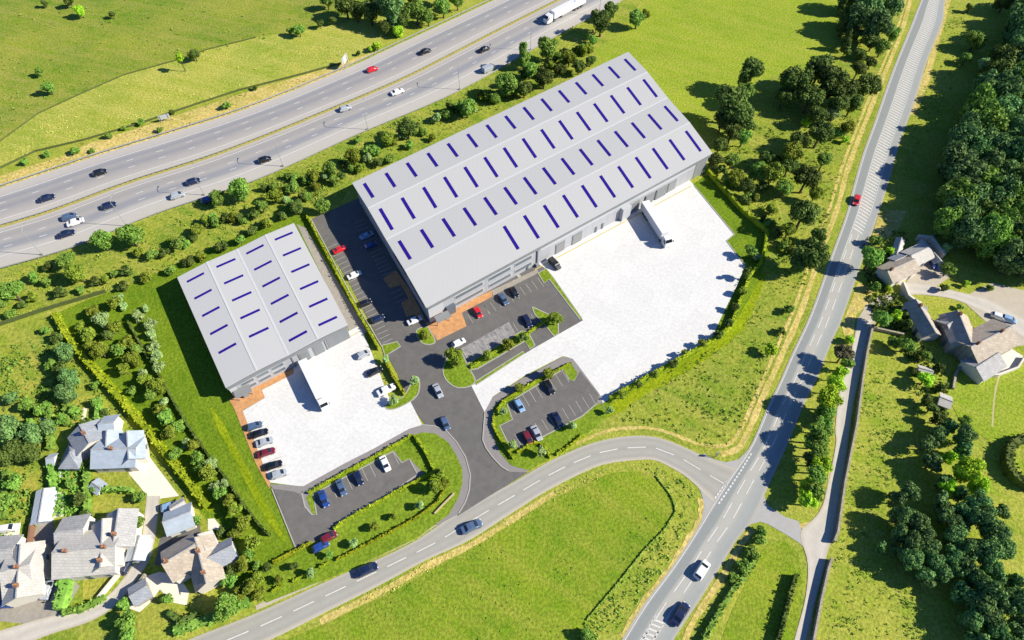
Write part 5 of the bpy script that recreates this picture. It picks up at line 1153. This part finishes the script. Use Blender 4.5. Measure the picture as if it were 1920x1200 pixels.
def sign(x, y, w_, h_, lift, label, rz=.4, mat='white_clad'):
    r = empty('road_sign', P(x, y), rz); 
    for sx in (-w_ * .35, w_ * .35):
        m = MB(); m.tube([Vector((sx, 0, 0)), Vector((sx, 0, lift + h_))], .07); m.build('post', M['steel'], r)
    m = MB(); m.box(-w_ / 2, w_ / 2, .08, .14, lift, lift + h_); m.build('sign_panel', M[mat], r); tag(r, label, 'sign')
sign(650, 126, 4, 2.6, 1.8, 'tall white roadside sign above the motorway', 1.3)
sign(312, 228, 3.4, 1.6, 1, 'broad white sign panel on the dry motorway verge', .45)
sign(1342, 857, .7, .9, 1.6, 'small white give way sign at the junction', .6)
def barrier(pts, label):
    w_ = smooth(PP(pts)); c0 = w_[0].copy(); r = empty('safety_fence', c0); a, b2 = strip(w_, .12); m = MB()
    for i in range(len(w_) - 1): m.prism([Vector(v) - c0 for v in (b2[i], b2[i + 1], a[i + 1], a[i])], .5, .8)
    m.build('rail', M['steel'], r); q = resample(w_, 95); m = MB()
    for p in q: p = p - c0; m.box(p.x - .06, p.x + .06, p.y - .06, p.y + .06, 0, .6)
    o = m.build('posts', M['steel'], r); o['kind'] = 'stuff'; tag(r, label, 'safety fence')
barrier([(-60, 525), (0, 506), (140, 465), (293, 403), (480, 340), (667, 256), (860, 173), (1043, 70), (1167, 3)], 'steel safety fence along the lower edge of the motorway')
barrier([(-60, 369), (0, 351), (190, 288), (330, 245), (480, 196), (653, 125), (733, 88), (927, -2)], 'steel safety fence along the upper edge of the motorway')

# ------------------------------------------------------------------ rough vegetation nobody could count
def tufts(name, poly, n, kind, smin, smax, seed):
    r = random.Random(seed); pl = [Vector((x, y, 0)) for x, y in poly]; xs = [p.x for p in pl]; ys = [p.y for p in pl]; m = MB(); k = 0; tries = 0
    cl = [Vector((r.uniform(min(xs), max(xs)), r.uniform(min(ys), max(ys)), 0)) for _ in range(40)]
    while k < n and tries < n * 30:
        tries += 1
        if r.random() < .55:
            c_ = r.choice(cl); q = Vector((c_.x + r.gauss(0, 14), c_.y + r.gauss(0, 9), 0))
        else: q = Vector((r.uniform(min(xs), max(xs)), r.uniform(min(ys), max(ys)), 0))
        if not inside(q, pl): continue
        k += 1; w_ = P(q.x, q.y); s_ = r.uniform(smin, smax) * (r.random() ** .5)
        for j in range(7): leaf_quad(m, w_ + Vector((r.gauss(0, s_ * .45), r.gauss(0, s_ * .45), abs(r.gauss(0, s_ * .4)) + s_ * .2)), s_ * .5, r)
    tag(m.build(name, LEAF[kind]), kind='stuff')
tufts('rough_herbage', [(1250, 700), (1380, 630), (1440, 530), (1480, 520), (1500, 570), (1430, 730), (1380, 830), (1330, 840), (1240, 800), (1150, 790)], 700, 'weeds', .2, .55, 1)
tufts('rough_herbage', [(0, 515), (140, 470), (293, 408), (480, 345), (667, 262), (860, 178), (960, 130), (1120, 60), (1100, 120), (900, 225), (660, 335), (560, 400), (330, 510), (160, 555), (0, 605)], 2200, 'weeds', .25, .65, 2)
tufts('rough_herbage', [(1340, 300), (1450, 220), (1560, 230), (1620, 200), (1570, 360), (1500, 560), (1445, 460), (1400, 390)], 800, 'weeds', .3, .7, 3)
tufts('rough_herbage', [(1610, 700), (1680, 660), (1740, 760), (1720, 850), (1650, 930), (1640, 1010), (1700, 1100), (1760, 1210), (1540, 1210), (1560, 1060), (1590, 880)], 1000, 'weeds', .2, .45, 4)
tufts('rough_herbage', [(1780, 0), (1830, 60), (1800, 140), (1760, 240), (1720, 300), (1690, 330), (1720, 200), (1765, 80)], 300, 'weeds', .3, .6, 5)
tufts('rough_herbage', [(0, 320), (160, 266), (367, 200), (640, 122), (700, 95), (480, 195), (330, 243), (190, 287), (0, 350)], 300, 'straw', .2, .45, 6)
tufts('rough_herbage', [(0, 0), (600, 0), (560, 60), (330, 115), (150, 180), (0, 262)], 300, 'weeds', .3, .7, 7)
tufts('rough_herbage', [(0, 280), (160, 185), (380, 105), (640, 60), (700, 60), (640, 115), (330, 205), (0, 310)], 500, 'straw', .2, .4, 8)
tufts('rough_herbage', [(1200, 870), (1260, 885), (1310, 930), (1310, 970), (1250, 1060), (1150, 1190), (1060, 1215), (1200, 1040), (1265, 960), (1240, 900)], 500, 'weeds', .2, .5, 9)
tufts('garden_shrubbery', [(0, 640), (100, 640), (230, 790), (170, 800), (100, 800), (60, 900), (120, 960), (100, 980), (60, 985), (0, 1010)], 650, 'mid', .4, 1.0, 10)
tufts('garden_shrubbery', [(90, 860), (170, 870), (170, 970), (120, 980), (90, 920)], 350, 'mid', .4, .9, 11)
tufts('garden_shrubbery', [(1620, 440), (1700, 430), (1690, 500), (1650, 520), (1690, 560), (1720, 640), (1780, 700), (1770, 780), (1720, 740), (1690, 640), (1640, 610), (1620, 540)], 600, 'dark', .4, 1.1, 12)
tufts('roadside_growth', [(600, 1152), (720, 1100), (800, 1053), (880, 1016), (960, 966), (1110, 884), (1150, 872), (1230, 868), (1290, 905), (1310, 950), (1250, 900), (1150, 882), (960, 985), (720, 1120)], 600, 'straw', .12, .3, 13)
tufts('field_weeds', [(620, 1170), (960, 985), (1150, 890), (1230, 900), (1262, 950), (1100, 1150), (1050, 1215), (560, 1215)], 500, 'weeds', .12, .3, 14)
